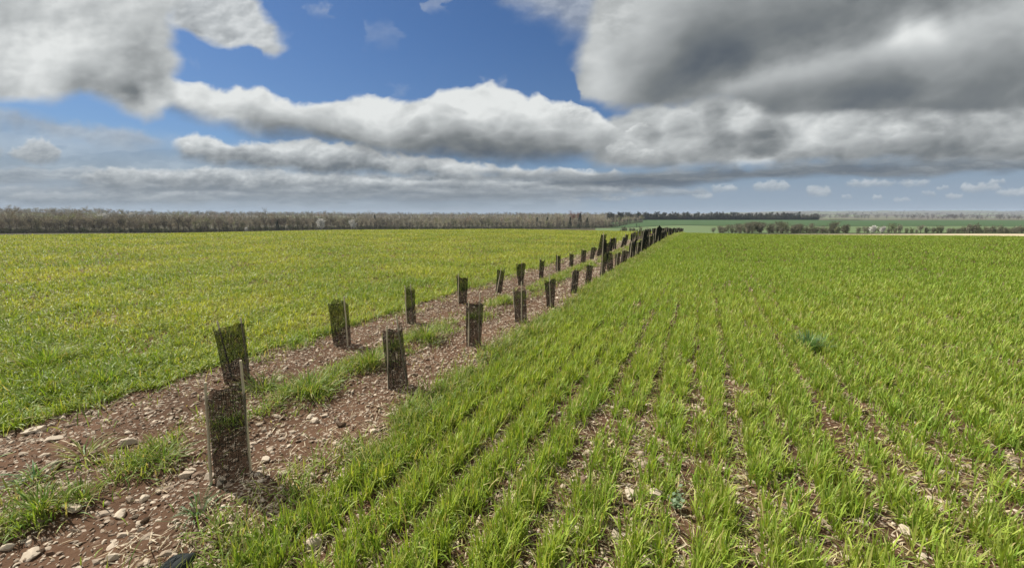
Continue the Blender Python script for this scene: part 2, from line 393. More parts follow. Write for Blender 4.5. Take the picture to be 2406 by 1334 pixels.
# right-hand cereal drilled in rows
def crop():
    parts = []
    ROW = .158
    rowj = rs.uniform(-.02, .02, 1500); rowk = rs.uniform(.45, 1., 1500); rowgap = rs.uniform(0, 1, 1500)
    for nsamp, p, d0, d1 in ((44000, 0., .8, 5), (440000, 1.5, 5, 62)):
        x, y, d = polar(nsamp, p, d0, d1, -40, 70)
        u, t = ut(x, y)
        k = np.round((u + 1.8) / ROW).astype(int); ki = np.clip(k, 0, 1499)
        uc = -1.8 + k * ROW + rowj[ki] + np.where(k % 2 == 0, .013, -.013) * (1 + .8 * sstep(5, 3, d))
        wig = .012 * perlin(t * .7, k * 3.7, 41)
        spread = .024 + .016 * np.abs(perlin(t * 3, k * 1.9, 42)) + (.0016 + .0035 * sstep(6, 14, d)) * d
        u2 = uc + wig + rs.normal(0, 1, len(u)) * spread
        cl = (perlin(t * 7.5, k * 5.1, 43) * .9 + perlin(t * 1.6, k * 2.3, 44) * .9) * (1 - .55 * sstep(6, 12, d))
        big = fbm(u * .45, t * .45, 3, 45)
        thin = np.where(d < 9, 1, 1.15)
        nr = sstep(5.5, 3.2, d)
        prob = np.clip((.64 - .13 * nr + (.75 + .3 * nr) * cl + .35 * big) * thin, .03, 1) * (.55 + .45 * rowk[ki]) + .4 * (k < 5) * sstep(1.2, 2.2, d)
        keep = (k >= 0) & (rs.uniform(0, 1, len(u)) < prob) & (u2 > edge_r(t) + .1)
        u, t, d, cl, big = u2[keep], t[keep], d[keep], cl[keep], big[keep]
        x, y = xy(u, t); vig = rs.uniform(.75, 1.2, len(x)); ph = rs.normal(0, .35, len(x))
        i, az, r, (x, y, d, cl, big, vig, ph) = plants(len(x), 4, .007, x, y, d, cl, big, vig, ph); n = len(x)
        x = x + r * np.cos(az); y = y + r * np.sin(az)
        L = rs.uniform(.068, .165, n) * (.95 + .25 * np.clip(cl, -.6, .8)) * vig * (1 - .15 * np.clip((d - 8) / 20, 0, 1)); w = rs.uniform(.0045, .0095, n) * (1 + d / 12)
        lean = np.abs(rs.normal(.18, .22, n)); curl = np.where(rs.uniform(0, 1, n) < .22, rs.uniform(.8, 2.2, n), np.abs(rs.normal(.22, .35, n))); u, t = ut(x, y)
        dry = np.where(rs.uniform(0, 1, n) < .09, rs.uniform(.4, 1, n), rs.uniform(0, .14, n))
        fd = sstep(6, 16, d); hue = np.clip(.5 - .22 * fd + (ph + rs.normal(0, .15, n) + .5 * big) * (1 - .45 * fd), 0, 1); dry = dry * (1 - .6 * fd)
        tint = np.stack([hue, dry, rs.uniform(0, 1, n)], -1)
        lod(parts, x, y, d, L, w, az, lean, curl, tint)
    # low volunteer weeds and yellowing bottom leaves between the rows
    x, y, d = polar(120000, .8, .8, 16, -40, 72); u, t = ut(x, y)
    pch = fbm(u * 2.2, t * 2.2, 3, 47)
    keep = (u > edge_r(t) + .05) & (pch > -.12); x, y, d = x[keep], y[keep], d[keep]; n = len(x)
    tint = np.stack([rs.uniform(0, 1, n), np.where(rs.uniform(0, 1, n) < .45, rs.uniform(.5, 1, n), rs.uniform(0, .3, n)), rs.uniform(0, 1, n)], -1)
    lod(parts, x, y, d, rs.uniform(.03, .09, n), rs.uniform(.003, .006, n) * (1 + d / 9), rs.uniform(0, 6.283, n), rs.uniform(.5, 1.3, n), rs.uniform(0, 1.3, n), tint)
    V, Fq, T = join(parts)
    tag(mk('cereal_crop', V, Fq, M['crop'], T, True), 'bright green young cereal growing in rows right of the planting strip', 'crop', kind='stuff')
crop()

def meadow():
    parts = []
    for nsamp, p, d0, d1 in ((42000, 0., 2.2, 6), (260000, 1.5, 6, 66)):
        x, y, d = polar(nsamp, p, d0, d1, -70, 28); u, t = ut(x, y)
        pch = fbm(u * .9, t * .9, 4, 51); fine = perlin(u * 5.5, t * 5.5, 53)
        keep = (u < edge_l(t)) & (rs.uniform(0, 1, len(u)) < np.clip(.8 + .6 * pch + .6 * fine, .14, 1))
        x, y, d, u, t, pch, fine = [a[keep] for a in (x, y, d, u, t, pch, fine)]; n = len(x)
        ph = rs.normal(0, .3, n)
        i, az, r, (x, y, d, u, t, pch, fine, ph) = plants(n, 4, .012, x, y, d, u, t, pch, fine, ph); n = len(x)
        x = x + r * np.cos(az); y = y + r * np.sin(az)
        L = rs.uniform(.07, .17, n) * (1 + .45 * pch + .4 * fine); w = rs.uniform(.005, .0095, n) * (1 + d / 11)
        lean = np.abs(rs.normal(.4, .3, n)); curl = np.abs(rs.normal(1.25, .7, n)); az = az + rs.normal(0, .4, n)
        gp = fbm(u * .35, t * .35, 3, 52)
        hue = np.clip(.40 + ph + rs.normal(0, .15, n) - .9 * gp - .9 * np.maximum(pch, 0) * (d < 10), 0, 1)
        dry = np.where(rs.uniform(0, 1, n) < .07, rs.uniform(.4, 1, n), rs.uniform(0, .15, n))
        tint = np.stack([hue, dry, rs.uniform(0, 1, n)], -1)
        lod(parts, x, y, d, L, w, az, lean, curl, tint)
    V, Fq, T = join(parts)
    tag(mk('meadow_grass', V, Fq, M['meadow'], T, True), 'yellow-green curling grass field left of the planting strip', 'grass', kind='stuff')
meadow()

def verge():
    parts = []
    # tangled grass along the strip's right edge, weeds on its central ridge, and scattered seedlings
    for nsamp, p, d0, d1, c0, wd, dens, lo, hi in ((120000, .6, .8, 58, None, .12, .95, .08, .19), (120000, .5, .8, 58, -3.14, .14, .8, .05, .14), (26000, .4, .8, 30, -4.45, .2, .6, .07, .19), (5000, .4, .8, 30, None, 1.5, .3, .03, .09)):
        if c0 is None:
            t = (d0 ** (1 - p * .5) + rs.uniform(0, 1, nsamp) * (d1 ** (1 - p * .5) - d0 ** (1 - p * .5))) ** (1 / (1 - p * .5)) - 1.2
            c = edge_r(t) + (.13 if wd < 1 else -1.2)
        else:
            t = (d0 ** (1 - p * .5) + rs.uniform(0, 1, nsamp) * (d1 ** (1 - p * .5) - d0 ** (1 - p * .5))) ** (1 / (1 - p * .5)) - 1.2
            c = c0 + .08 * perlin(t * 1.1, t * 0 + .2, 61)
        u = c + (rs.normal(0, wd, nsamp) if wd < 1 else rs.uniform(-1.2, 1.2, nsamp))
        cl = perlin(u * 4.5, t * 3.2, 62) + .8 * perlin(u * 1.7, t * 1.1, 63)
        th = 1.5 if wd < 1 else 2.4
        off = .6 if c0 is None else (.30 if c0 > -4 else .2)
        keep = rs.uniform(0, 1, nsamp) < np.clip(dens * (off + th * cl), 0 if wd > 1 else .02, 1)
        u, t, cl = u[keep], t[keep], cl[keep]; x, y = xy(u, t); d = np.hypot(x, y); n = len(x)
        dry = np.where(rs.uniform(0, 1, n) < .22, rs.uniform(.4, 1, n), rs.uniform(0, .2, n))
        tint = np.stack([np.clip(rs.normal(.45, .3, n), 0, 1), dry, rs.uniform(0, 1, n)], -1)
        L = rs.uniform(lo, hi, n) * (1 + .3 * cl)
        lod(parts, x, y, d, L, rs.uniform(.0035, .007, n) * (1 + d / 10), rs.uniform(0, 6.283, n), np.abs(rs.normal(.38, .3, n)), np.abs(rs.normal(.9, .7, n)), tint)
    V, Fq, T = join(parts)
    tag(mk('verge_grass', V, Fq, M['verge'], T, True), 'tangled weedy grass along the edges and middle of the soil strip', 'grass', kind='stuff')
verge()

def litter():
    parts = []
    x, y, d = polar(85000, .8, .8, 16, -70, 72); u, t = ut(x, y)
    keep = (u > -2.4) | ((u > -4.9) & (rs.uniform(0, 1, len(u)) < .10))
    x, y, d = x[keep], y[keep], d[keep]; n = len(x)
    tint = np.stack([rs.uniform(0, 1, n), rs.uniform(0, .6, n), rs.uniform(0, 1, n)], -1)
    lod(parts, x, y, d, rs.uniform(.02, .09, n), rs.uniform(.002, .005, n) * (1 + d / 12), rs.uniform(0, 6.283, n), rs.uniform(1.2, 1.6, n), rs.uniform(-.1, .3, n), tint)
    # broader dead leaves
    x, y, d = polar(9000, .9, .8, 12, -40, 72); u, t = ut(x, y); k = u > -2.1; x, y, d = x[k], y[k], d[k]; n = len(x)
    tint = np.stack([rs.uniform(0, .6, n), rs.uniform(0, .3, n), rs.uniform(0, 1, n)], -1)
    lod(parts, x, y, d, rs.uniform(.03, .08, n), rs.uniform(.006, .018, n), rs.uniform(0, 6.283, n), rs.uniform(.9, 1.5, n), rs.uniform(-.2, 1.2, n), tint)
    V, Fq, T = join(parts)
    tag(mk('straw_litter', V, Fq, M['straw'], T), 'pale dead straw lying between the crop rows', 'straw', kind='stuff')
litter()

# ------------------------------------------------------------------ stones
def ico():
    p = (1 + 5 ** .5) / 2
    V = np.array([(-1, p, 0), (1, p, 0), (-1, -p, 0), (1, -p, 0), (0, -1, p), (0, 1, p), (0, -1, -p), (0, 1, -p), (p, 0, -1), (p, 0, 1), (-p, 0, -1), (-p, 0, 1)], float)
    Fq = np.array([(0, 11, 5), (0, 5, 1), (0, 1, 7), (0, 7, 10), (0, 10, 11), (1, 5, 9), (5, 11, 4), (11, 10, 2), (10, 7, 6), (7, 1, 8), (3, 9, 4), (3, 4, 2), (3, 2, 6), (3, 6, 8), (3, 8, 9), (4, 9, 5), (2, 4, 11), (6, 2, 10), (8, 6, 7), (9, 8, 1)])
    return V / np.linalg.norm(V[0]), Fq
IV, IF = ico()
def subdiv(V, Fq):
    V = list(map(tuple, V)); mid = {}; out = []
    def m_(a, b):
        k = (min(a, b), max(a, b))
        if k not in mid:
            p = (np.array(V[a]) + V[b]) / 2; p /= np.linalg.norm(p); mid[k] = len(V); V.append(tuple(p))
        return mid[k]
    for a, b, c in Fq:
        ab, bc, ca = m_(a, b), m_(b, c), m_(c, a); out += [(a, ab, ca), (b, bc, ab), (c, ca, bc), (ab, bc, ca)]
    return np.array(V), np.array(out)
def gravel():
    parts = []
    def scatter(x, y, size):
        n = len(x); z = surf(x, y)
        V = IV[None] * (1 + rs.uniform(-.32, .32, (n, 12, 1)))
        V = V * np.stack([rs.uniform(.8, 1.5, n), rs.uniform(.55, 1., n), rs.uniform(.28, .7, n)], -1)[:, None] * (size * .5)[:, None, None]
        a = rs.uniform(0, 6.283, n); b = rs.normal(0, .35, n)
        c, s = np.cos(b)[:, None], np.sin(b)[:, None]; X, Z = V[..., 0] * c - V[..., 2] * s, V[..., 0] * s + V[..., 2] * c
        c, s = np.cos(a)[:, None], np.sin(a)[:, None]; X, Y = X * c - V[..., 1] * s, X * s + V[..., 1] * c
        W_ = np.stack([X + x[:, None], Y + y[:, None], Z + (z + size * .04)[:, None]], -1)
        Fq = IF[None] + (np.arange(n) * 12)[:, None, None]
        tn = np.clip(rs.beta(.9, 1.15, n), 0, 1); T = np.repeat(np.stack([tn, rs.uniform(0, 1, n), tn], -1), 12, axis=0)
        parts.append((W_.reshape(-1, 3), Fq.reshape(-1, 3), T))
    # bare strip
    n = 160000; t = rs.uniform(0, 1, n) ** 1.9 * 34 - 1.6; u = rs.uniform(-4.65, -1.95, n)
    k = perlin(u * 2.2, t * 2.2, 71) + .5 * perlin(u * 7, t * 7, 72); keep = rs.uniform(0, 1, n) < np.clip(.7 + .8 * k, .12, 1)
    u, t = u[keep], t[keep]; x, y = xy(u, t)
    scatter(x, y, np.clip(rs.lognormal(math.log(.0138), .52, len(x)), .005, .055) * (1 + np.maximum(t, 0) / 30))
    n = 350; t = rs.uniform(0, 1, n) ** 1.7 * 20 - 1.6; u = rs.uniform(-4.6, -2., n); x, y = xy(u, t)
    scatter(x, y, np.clip(rs.lognormal(math.log(.04), .3, n), .025, .085))
    # crop
    x, y, d = polar(110000, .8, .8, 18, -40, 72); u, t = ut(x, y); k = (u > -2.0) & (perlin(u * 1.5, t * 1.5, 73) + .7 * perlin(u * 6, t * 6, 74) > -.18)
    scatter(x[k], y[k], np.clip(rs.lognormal(math.log(.018), .55, k.sum()), .006, .065))
    V, Fq, T = join(parts)
    tag(mk('gravel', V, Fq, M['stone'], T), 'countless pale limestone chips strewn over the soil', 'gravel', kind='stuff')
gravel()
SV, SF = subdiv(*subdiv(IV, IF))
def stone(px, py, wpx, label, flat=.5, seed=0):
    x, y = gpt(px, py); D = y * math.cos(TH) + EYE * math.sin(TH); size = wpx / F * D
    r = np.random.RandomState(seed + 500)
    o = r.uniform(-50, 50, 3)
    n = fbm(SV[:, 0] * 1.4 + o[0], SV[:, 1] * 1.4 + SV[:, 2] * 1.9 + o[1], 3, seed)
    V = SV * (1 + .42 * n)[:, None]
    for _ in range(7):                         # broken facets
        nn = r.normal(0, 1, 3); nn /= np.linalg.norm(nn); h = r.uniform(.5, .8); e = V @ nn - h
        V = V - np.maximum(e, 0)[:, None] * nn * .92
    V = V * np.array([1., r.uniform(.6, .85), flat]) * size * .62
    a = r.uniform(0, 6.28); c, s = math.cos(a), math.sin(a); V = V @ np.array([[c, s, 0], [-s, c, 0], [0, 0, 1]])
    ob = mk('stone', V, SF, M['stone'], np.tile([[r.uniform(.75, 1), .5, .5]], (len(V), 1)))
    ob.location = (x, y, float(surf(x, y)) + size * flat * .25)
    tag(ob, label, 'stone', 'loose stones on the soil')
stone(309, 1056, 38, 'large flat white stone on the upper bare bed at left', .45, 1)
stone(172, 1212, 42, 'flat whitish stone below the big tuft of the central ridge', .35, 2)
stone(522, 1150, 22, 'chunky pale stone at the foot of the nearest tree guard', .7, 3)
stone(493, 1128, 22, 'upright beige stone left of the nearest tree guard', .8, 4)
stone(626, 1095, 17, 'small whitish stone right of the nearest tree guard', .7, 5)
stone(436, 1126, 26, 'rounded pale stone midway between the tuft and nearest guard', .6, 6)
stone(75, 1320, 40, 'broad pale stone at the bottom left corner', .4, 7)
stone(22, 1305, 20, 'round pale pebble at the left end of the bottom edge', .8, 8)
stone(285, 1222, 30, 'angular pale stone beside another on the lower bed', .6, 9)
stone(338, 1188, 20, 'small white stone on the lower bed near the ridge weeds', .7, 10)
stone(128, 1046, 30, 'long thin pale stone near the left grass edge', .35, 11)
stone(84, 1023, 36, 'flat grey-white stone touching the left grass edge', .4, 12)
stone(840, 1288, 26, 'white stone among the cereal near the bottom edge', .7, 13)
stone(1519, 1322, 30, 'white angular stone in the crop gap at the bottom edge', .7, 14)
stone(1541, 1165, 30, 'pale stone pile in a bare gap between crop rows', .7, 15)
stone(2130, 1255, 30, 'white stone among the cereal toward the right corner', .7, 16)
stone(735, 1280, 40, 'yellowish stone half covered by grass near the bottom', .7, 17)
stone(1480, 1163, 34, 'tan rounded stone beside the blue-green pea seedlings', .6, 18)
stone(742, 1000, 20, 'pale stone on the lower bed above the crop edge', .6, 19)

# ------------------------------------------------------------------ grass tufts as things
def tuft(px, py, r, n, hgt, mat, label, name='grass_tuft', curl=1.0, wide=1.0, dryp=.15, lean=.45, cat='grass tuft', group='grass tufts on the strip'):
    x, y = gpt(px, py)
    a = rs.uniform(0, 6.283, n); q = np.minimum(np.abs(rs.normal(0, .5, n)), 1.05) * r
    bx, by = x + q * np.cos(a), y + q * np.sin(a)
    tint = np.stack([rs.uniform(0, 1, n), np.where(rs.uniform(0, 1, n) < dryp, rs.uniform(.5, 1, n), rs.uniform(0, .1, n)), rs.uniform(0, 1, n)], -1)
    az = a + rs.normal(0, .5, n)
    V, Fq, T = blades(bx, by, rs.uniform(.6, 1.15, n) * hgt, rs.uniform(.005, .009, n) * wide, az, np.abs(rs.normal(lean, .3, n)), np.abs(rs.normal(curl, .5, n)), 6, tint)
    z0 = float(surf(x, y)); V = V - np.array([x, y, z0])
    o = mk(name, V, Fq, mat, T, True); o.location = (x, y, z0); tag(o, label, cat, group); return o
tuft(200, 1085, .10, 60, .19, M['tuft'], 'lone tuft with long splayed yellow leaves on the upper bed', dryp=.45, lean=.9)
tuft(85, 1135, .09, 55, .14, M['blue'], 'dull green splayed tuft at left, above the biggest ridge tuft', lean=.8)
tuft(100, 1225, .16, 200, .15, M['tuft'], 'largest bright green tuft on the ridge at lower left', lean=.45)
tuft(200, 1190, .09, 90, .12, M['tuft'], 'compact green tuft just behind the largest ridge tuft', lean=.35)
tuft(385, 1098, .14, 130, .14, M['tuft'], 'broad arching tuft on the ridge left of the nearest guard', lean=.6)
tuft(620, 925, .18, 180, .2, M['tuft'], 'pale green arching tuft right of the far front guard', lean=.6)
tuft(730, 935, .26, 330, .21, M['tuft'], 'long clump of bent grass between the two rows of guards', lean=.6)
tuft(875, 868, .17, 260, .22, M['tuft'], 'bright upright clump behind the second front-row guard', lean=.35)
tuft(1000, 805, .24, 330, .24, M['tuft'], 'dense bright clump left of the third front-row guard', lean=.4)
tuft(470, 1225, .07, 40, .15, M['blue'], 'thin grey-green tuft on the crop edge below the nearest guard', lean=.6)
tuft(110, 858, .30, 420, .27, M['verge'], 'dark green dense tuft inside the left grass field', lean=.4, group='tufts in the left field')
tuft(245, 905, .22, 300, .22, M['verge'], 'green mounded tuft on the left field edge', lean=.5, group='tufts in the left field')
tuft(1897, 822, .15, 260, .24, M['blue'], 'dark blue-green grass clump standing out in the cereal', curl=.6, lean=.3, wide=1.2, dryp=.02, group='odd plants in the cereal')
def broadleaf(px, py, n, hgt, label):
    x, y = gpt(px, py); mb = MB(); z0 = float(surf(x, y))
    for k in range(n):
        a = rs.uniform(0, 6.28); l = rs.uniform(.2, 1) * hgt; top = np.array([math.cos(a) * l * .45, math.sin(a) * l * .45, l])
        mb.tube([(0, 0, 0), top * [.4, .4, .6], top], [.002, .0018, .0012], 4, (.3, 0, .4))
        for j in range(4):
            b = a + j * 1.7; c = top * (.5 + .17 * j); L = rs.uniform(.016, .03)
            d = np.array([math.cos(b), math.sin(b), .5]); s_ = np.array([-math.sin(b), math.cos(b), .1])
            pts = [c, c + d * L * .5 + s_ * L * .38, c + d * L, c + d * L * .5 - s_ * L * .38]
            mb.add(pts, [[0, 1, 2, 3]], (rs.uniform(.2, .9), 0, rs.uniform(.3, .9)))
    o = mb.build('pea_plant', M['pea']); o.location = (x, y, z0); tag(o, label, 'plant', 'odd plants in the cereal')
broadleaf(1588, 1200, 14, .17, 'pale blue-green pea plant in the middle crop row')

# ------------------------------------------------------------------ tree guards
def sleeve(mb, top, wb, wt, db, dt, cell, rib, seed, yaw=0., bulge=0.):
    r = np.random.RandomState(seed + 90); top = np.asarray(top, float)
    ph = r.uniform(0, 6.28, 4); am = r.uniform(.02, .07, 4); skew = r.uniform(-.05, .05)
    def Pt(a, v):
        a = np.asarray(a, float); v = np.asarray(v, float)
        w = wb + (wt - wb) * np.maximum(v, 0) ** 1.2 + bulge * np.sin(np.pi * v); d = db + (dt - db) * v
        ca, sa = np.cos(a), np.sin(a)
        cx = np.sign(ca) * np.abs(ca) ** .75; cy = np.sign(sa) * np.abs(sa) ** .8
        k = 1 + am[0] * np.sin(2 * a + ph[0] + 2.2 * v) * v + am[1] * np.sin(3 * a + ph[1] - 3 * v) + am[2] * np.sin(5 * a + 4 * v + ph[2]) * .5
        X = cx * w * .5 * k; Y = cy * d * .5 * k
        c, s = math.cos(yaw), math.sin(yaw); X, Y = X * c - Y * s, X * s + Y * c
        return np.stack([X + top[0] * v, Y + top[1] * v, top[2] * v * (1 + skew * cx * v + v * (.035 * np.sin(2 * a + ph[3]) + .030 * np.sin(3 * a + ph[0]) + .018 * np.sin(7 * a + ph[2]))) - .01], -1)
    per = 2 * (max(wb, wt) + max(db, dt)) * .86
    nv = int(per / cell); nh = int(top[2] / cell); da = rib / per * np.pi; dv = rib / top[2] * .5
    vs = np.linspace(0, 1, 13)
    for a0 in np.arange(nv) * 2 * np.pi / nv:
        aj = a0 + r.uniform(-.33, .33, 13) * 2 * np.pi / nv
        L_ = Pt(aj - da, vs); R2 = Pt(aj + da, vs)
        V = np.stack([L_, R2], 1).reshape(-1, 3); k = np.arange(12) * 2
        mb.add(V, np.stack([k, k + 1, k + 3, k + 2], -1))
    na = 36; aa = np.linspace(0, 2 * np.pi, na + 1)
    for i in range(nh + 1):
        v0 = np.clip(i / nh, 0, 1); e = dv * (2.2 if i in (0, nh) else 1)
        vj = np.full(na + 1, v0); vj[1:-1] += r.uniform(-.33, .33, na - 1) / nh * (0 if i in (0, nh) else 1)
        A = Pt(aa, vj - e); B = Pt(aa, vj + e); V = np.stack([A, B], 1).reshape(-1, 3); k = np.arange(na) * 2
        mb.add(V, np.stack([k, k + 1, k + 3, k + 2], -1))
    for a0 in (0.02, np.pi + .03, np.pi * 1.5 + r.uniform(-.5, .5)):   # folded seams
        L_ = Pt(np.full(13, a0 - .012), vs); R2 = Pt(np.full(13, a0 + .012), vs); V = np.stack([L_, R2], 1).reshape(-1, 3); k = np.arange(12) * 2
        mb.add(V, np.stack([k, k + 1, k + 3, k + 2], -1))
    return Pt
def guard(base, top, wb, wt, canes, label, seed, group='mesh tree guards on the strip', cell=.0052, dens=.40, depth=.5, cr=.0085, turn=0.):
    x, y = gpt(*base); D = y * math.cos(TH) + EYE * math.sin(TH); sc_ = 1 / F * D
    def world(px, py):
        d = ray(px, py); k = y / d[1]; return np.array([d[0] * k, EYE + d[2] * k])
    z0 = float(surf(x, y)); tw = world(*top)
    root = empty('tree_guard', (x, y, z0)); tag(root, label, 'tree guard', group)
    tv = np.array([tw[0] - x, 0, tw[1] - z0]); mb = MB()
    Wb, Wt = wb * sc_, wt * sc_
    yaw = -math.atan2(x, y) + turn
    sleeve(mb, tv, Wb, Wt, Wb * depth, Wt * depth * .9, cell, cell * dens, seed, yaw)
    mb.build('mesh_sleeve', M['net'], root)
    # stakes stand just outside (toward the lens) or inside the net
    for (bx, tx, ty, side) in canes:
        cb = world(bx, base[1]); ct = world(tx, ty); off = -side * Wb * depth * .55
        c = mb2 = MB(); p0 = np.array([cb[0] - x, off, -.04]); p1 = np.array([ct[0] - x, off, ct[1] - z0])
        ts = np.linspace(0, 1, 6); pts = p0 + (p1 - p0) * ts[:, None]; pts[1:-1, 0] += rs.normal(0, .0015, 4)
        mb2.tube(pts, np.linspace(cr, cr * .8, 6), 7, (.5, .5, .5)); mb2.build('cane', M['cane'], root, True)
    return root
G = [
 ((549, 1135), (532, 915), 68, 70, [(514, 500, 888, 1), (576, 549, 855, -1)], 'nearest mesh tree guard, tallest in the photo, two canes above it'),
 ((935, 920), (923, 770), 46, 44, [(917, 913, 762, 1), (955, 927, 742, -1)], 'second guard of the front row, leaning slightly left with two canes'),
 ((1114, 820), (1114, 712), 34, 40, [(1102, 1102, 703, 1), (1124, 1127, 688, -1)], 'third guard of the front row, straight with two pale canes on top'),
 ((1224, 763), (1221, 680), 27, 30, [(1225, 1225, 660, 1), (1212, 1205, 680, -1)], 'fourth guard of the front row, one white cane down its face'),
 ((1294, 727), (1292, 658), 18, 26, [(1293, 1290, 640, 1)], 'fifth guard of the front row, flaring wide at the top'),
 ((1347, 695), (1354, 636), 14, 16, [(1352, 1355, 632, -1)], 'sixth guard of the front row, leaning a little right'),
 ((1381, 673), (1386, 624), 13, 14, [(1386, 1386, 618, -1)], 'seventh front-row guard, just left of the tall dark leaning one'),
 ((1414, 655), (1427, 568), 10, 19, [(1412, 1418, 545, 1)], 'tall dark guard leaning right with a white-tipped stake'),
 ((1434, 642), (1432, 595), 15, 14, [(1428, 1430, 588, -1)], 'short guard directly right of the tall leaning guard'),
 ((1449, 632), (1452, 595), 11, 12, [(1447, 1450, 592, 1)], 'ninth short guard along the front row, right of the tall one'),
 ((1464, 621), (1470, 590), 14, 15, [(1462, 1466, 586, -1)], 'wider short guard farther along the front row'),
 ((560, 905), (536, 766), 50, 62, [(578, 556, 750, -1), (540, 500, 757, -1)], 'back-row guard at far left, flared and leaning left'),
 ((806, 818), (793, 710), 38, 44, [(822, 813, 694, 1)], 'second back-row guard, broad flat top, cane at its right'),
 ((966, 765), (963, 677), 22, 24, [(958, 953, 670, 1), (970, 963, 668, -1)], 'third back-row guard, narrow, straight beside the grass'),
 ((1086, 718), (1087, 650), 20, 27, [(1078, 1078, 642, 1)], 'fourth back-row guard, spreading at the top behind the third front one'),
 ((1171, 693), (1177, 634), 14, 18, [(1166, 1178, 628, 1)], 'fifth back-row guard, clearly leaning right'),
 ((1224, 674), (1224, 620), 12, 22, [(1224, 1226, 616, -1)], 'sixth back-row guard, funnel-shaped above the fourth front one'),
 ((1271, 655), (1274, 611), 10, 12, [(1267, 1271, 606, -1)], 'seventh back-row guard, slim and slightly tilted'),
 ((1311, 640), (1312, 600), 11, 12, [(1309, 1309, 598, 1)], 'eighth back-row guard, upright with tiny corner points'),
 ((1342, 629), (1343, 596), 10, 10, [(1341, 1342, 592, -1)], 'ninth back-row guard, slim above the sixth front one'),
 ((1370, 620), (1372, 588), 10, 12, [(1368, 1370, 585, -1)], 'tenth back-row guard, short and squarish'),
 ((1390, 611), (1396, 582), 9, 13, [(1391, 1396, 579, -1)], 'eleventh back-row guard, leaning right beside the tall pair'),
 ((1406, 604), (1419, 551), 10, 15, [(1410, 1418, 549, -1)], 'tall dark back-row guard rising highest of the tall pair'),
]
for i, (b, t_, wb, wt, cn, lab) in enumerate(G):
    dd = gpt(*b)[1]
    guard(b, t_, wb, wt, cn, lab, i, depth=(.62 if i == 0 else .5), turn=(.38 if i == 0 else rs.uniform(-.2, .2)), cell=.0034 if dd < 6 else .007 if dd < 10 else .012, dens=.33 if dd < 6 else .38)
# far run of both rows: copies of three kinds
def proto(kind, seed):
    root = empty('tree_guard', (0, 0, 0)); mb = MB(); h = (.56, .54, .95)[kind]
    top = ((.03, 0, h), (-.02, 0, h), (.10, .02, h))[kind]
    sleeve(mb, top, (.13, .16, .13)[kind], (.17, .18, .17)[kind], .1, .1, .02, .010 if kind < 2 else .015, seed)
    mb.build('mesh_sleeve', M['net'], root)
    mb = MB(); mb.tube([(-.04, -.06, -.03), (-.03, -.06, h + .07)], [.009, .008], 6); mb.build('cane', M['cane'], root, True)
    return root
protos = [proto(k, 40 + k) for k in range(3)]; used = [False] * 3
def place(kind, u, t, rz, label, group, s=1.):
    r = protos[kind] if not used[kind] else copy_tree(protos[kind]); used[kind] = True
    x, y = xy(u, t); r.location = (x, y, float(surf(x, y))); r.rotation_euler = (rs.normal(0, .05), rs.normal(.02, .06), rz); r.scale = (s, s, s * rs.uniform(.92, 1.06))
    tag(r, label, 'tree guard', group)
t = 14.9
while t < 56:
    place(int(rs.uniform(0, 2)), -2.24 + rs.normal(0, .05), t + rs.normal(0, .1), rs.uniform(-.6, .6), 'small dark mesh guard in the distant crowded end of the front row', 'far guards of the front row')
    t += 1.2
t = 16.6
while t < 56:
    place(int(rs.uniform(0, 2)), -3.52 + rs.normal(0, .05), t + rs.normal(0, .1), rs.uniform(-.6, .6), 'small dark mesh guard in the distant crowded end of the back row', 'far guards of the back row')
    t += 1.2
for px, py, s, lab in ((1508, 592, .95, 'thin tall dark guard poking above the field line, left of two thicker ones'), (1539, 576, .95, 'left one of two thick tall guards near the end of the rows'), (1549, 572, .95, 'right one of two thick tall guards near the end of the rows'), (1488, 607, .62, 'dark leaning guard just left of the thin tall one')):
    x, y = gpt(px, py); u, t = ut(x, y); place(2, u, t, rs.uniform(-.3, .3), lab, 'tall guards along the rows', s)

# dark rolled netting at the lower frame edge
def net_roll():
    x, y = gpt(449, 1338); root = empty('netting_roll', (x, y, float(surf(x, y)))); tag(root, 'dark rolled-up netting lying in the grass at the bottom edge', 'netting roll')
    a = gpt(372, 1410); d = np.array([a[0] - x, a[1] - y]); d /= np.linalg.norm(d); mb = MB()
    L = .62; ts = np.linspace(0, 1, 24)
    for k, (off, rr) in enumerate(((0., .042), (.025, .036))):
        c = np.stack([d[0] * ts * L - d[1] * off, d[1] * ts * L + d[0] * off, .05 + .012 * np.sin(ts * 7 + k) + .02 * ts], -1)
        rad = rr * (np.minimum(1, .35 + ts * 9)) * (1 + .06 * np.sin(ts * 31 + k * 2))
        mb.tube(c, rad, 22)
    mb.build('roll_body', M['roll'], root, True)
    mb = MB()
    for k in range(26):
        ph = k / 26 * 6.283; tt = np.linspace(.02, .98, 30); an = ph + tt * 5 * (1 if k % 2 else -1)
        rr = .0432 * np.minimum(1, .4 + tt * 9)
        mb.tube(np.stack([d[0] * tt * L - d[1] * np.cos(an) * rr, d[1] * tt * L + d[0] * np.cos(an) * rr, .05 + .012 * np.sin(tt * 7) + .02 * tt + np.sin(an) * rr], -1), .0012, 4)
    mb.build('net_strands', M['weave'], root)
m, nt, out = newmat('grey_strands'); princ(nt, out, (.05, .055, .058), .6, .3); M['weave'] = m
net_roll()

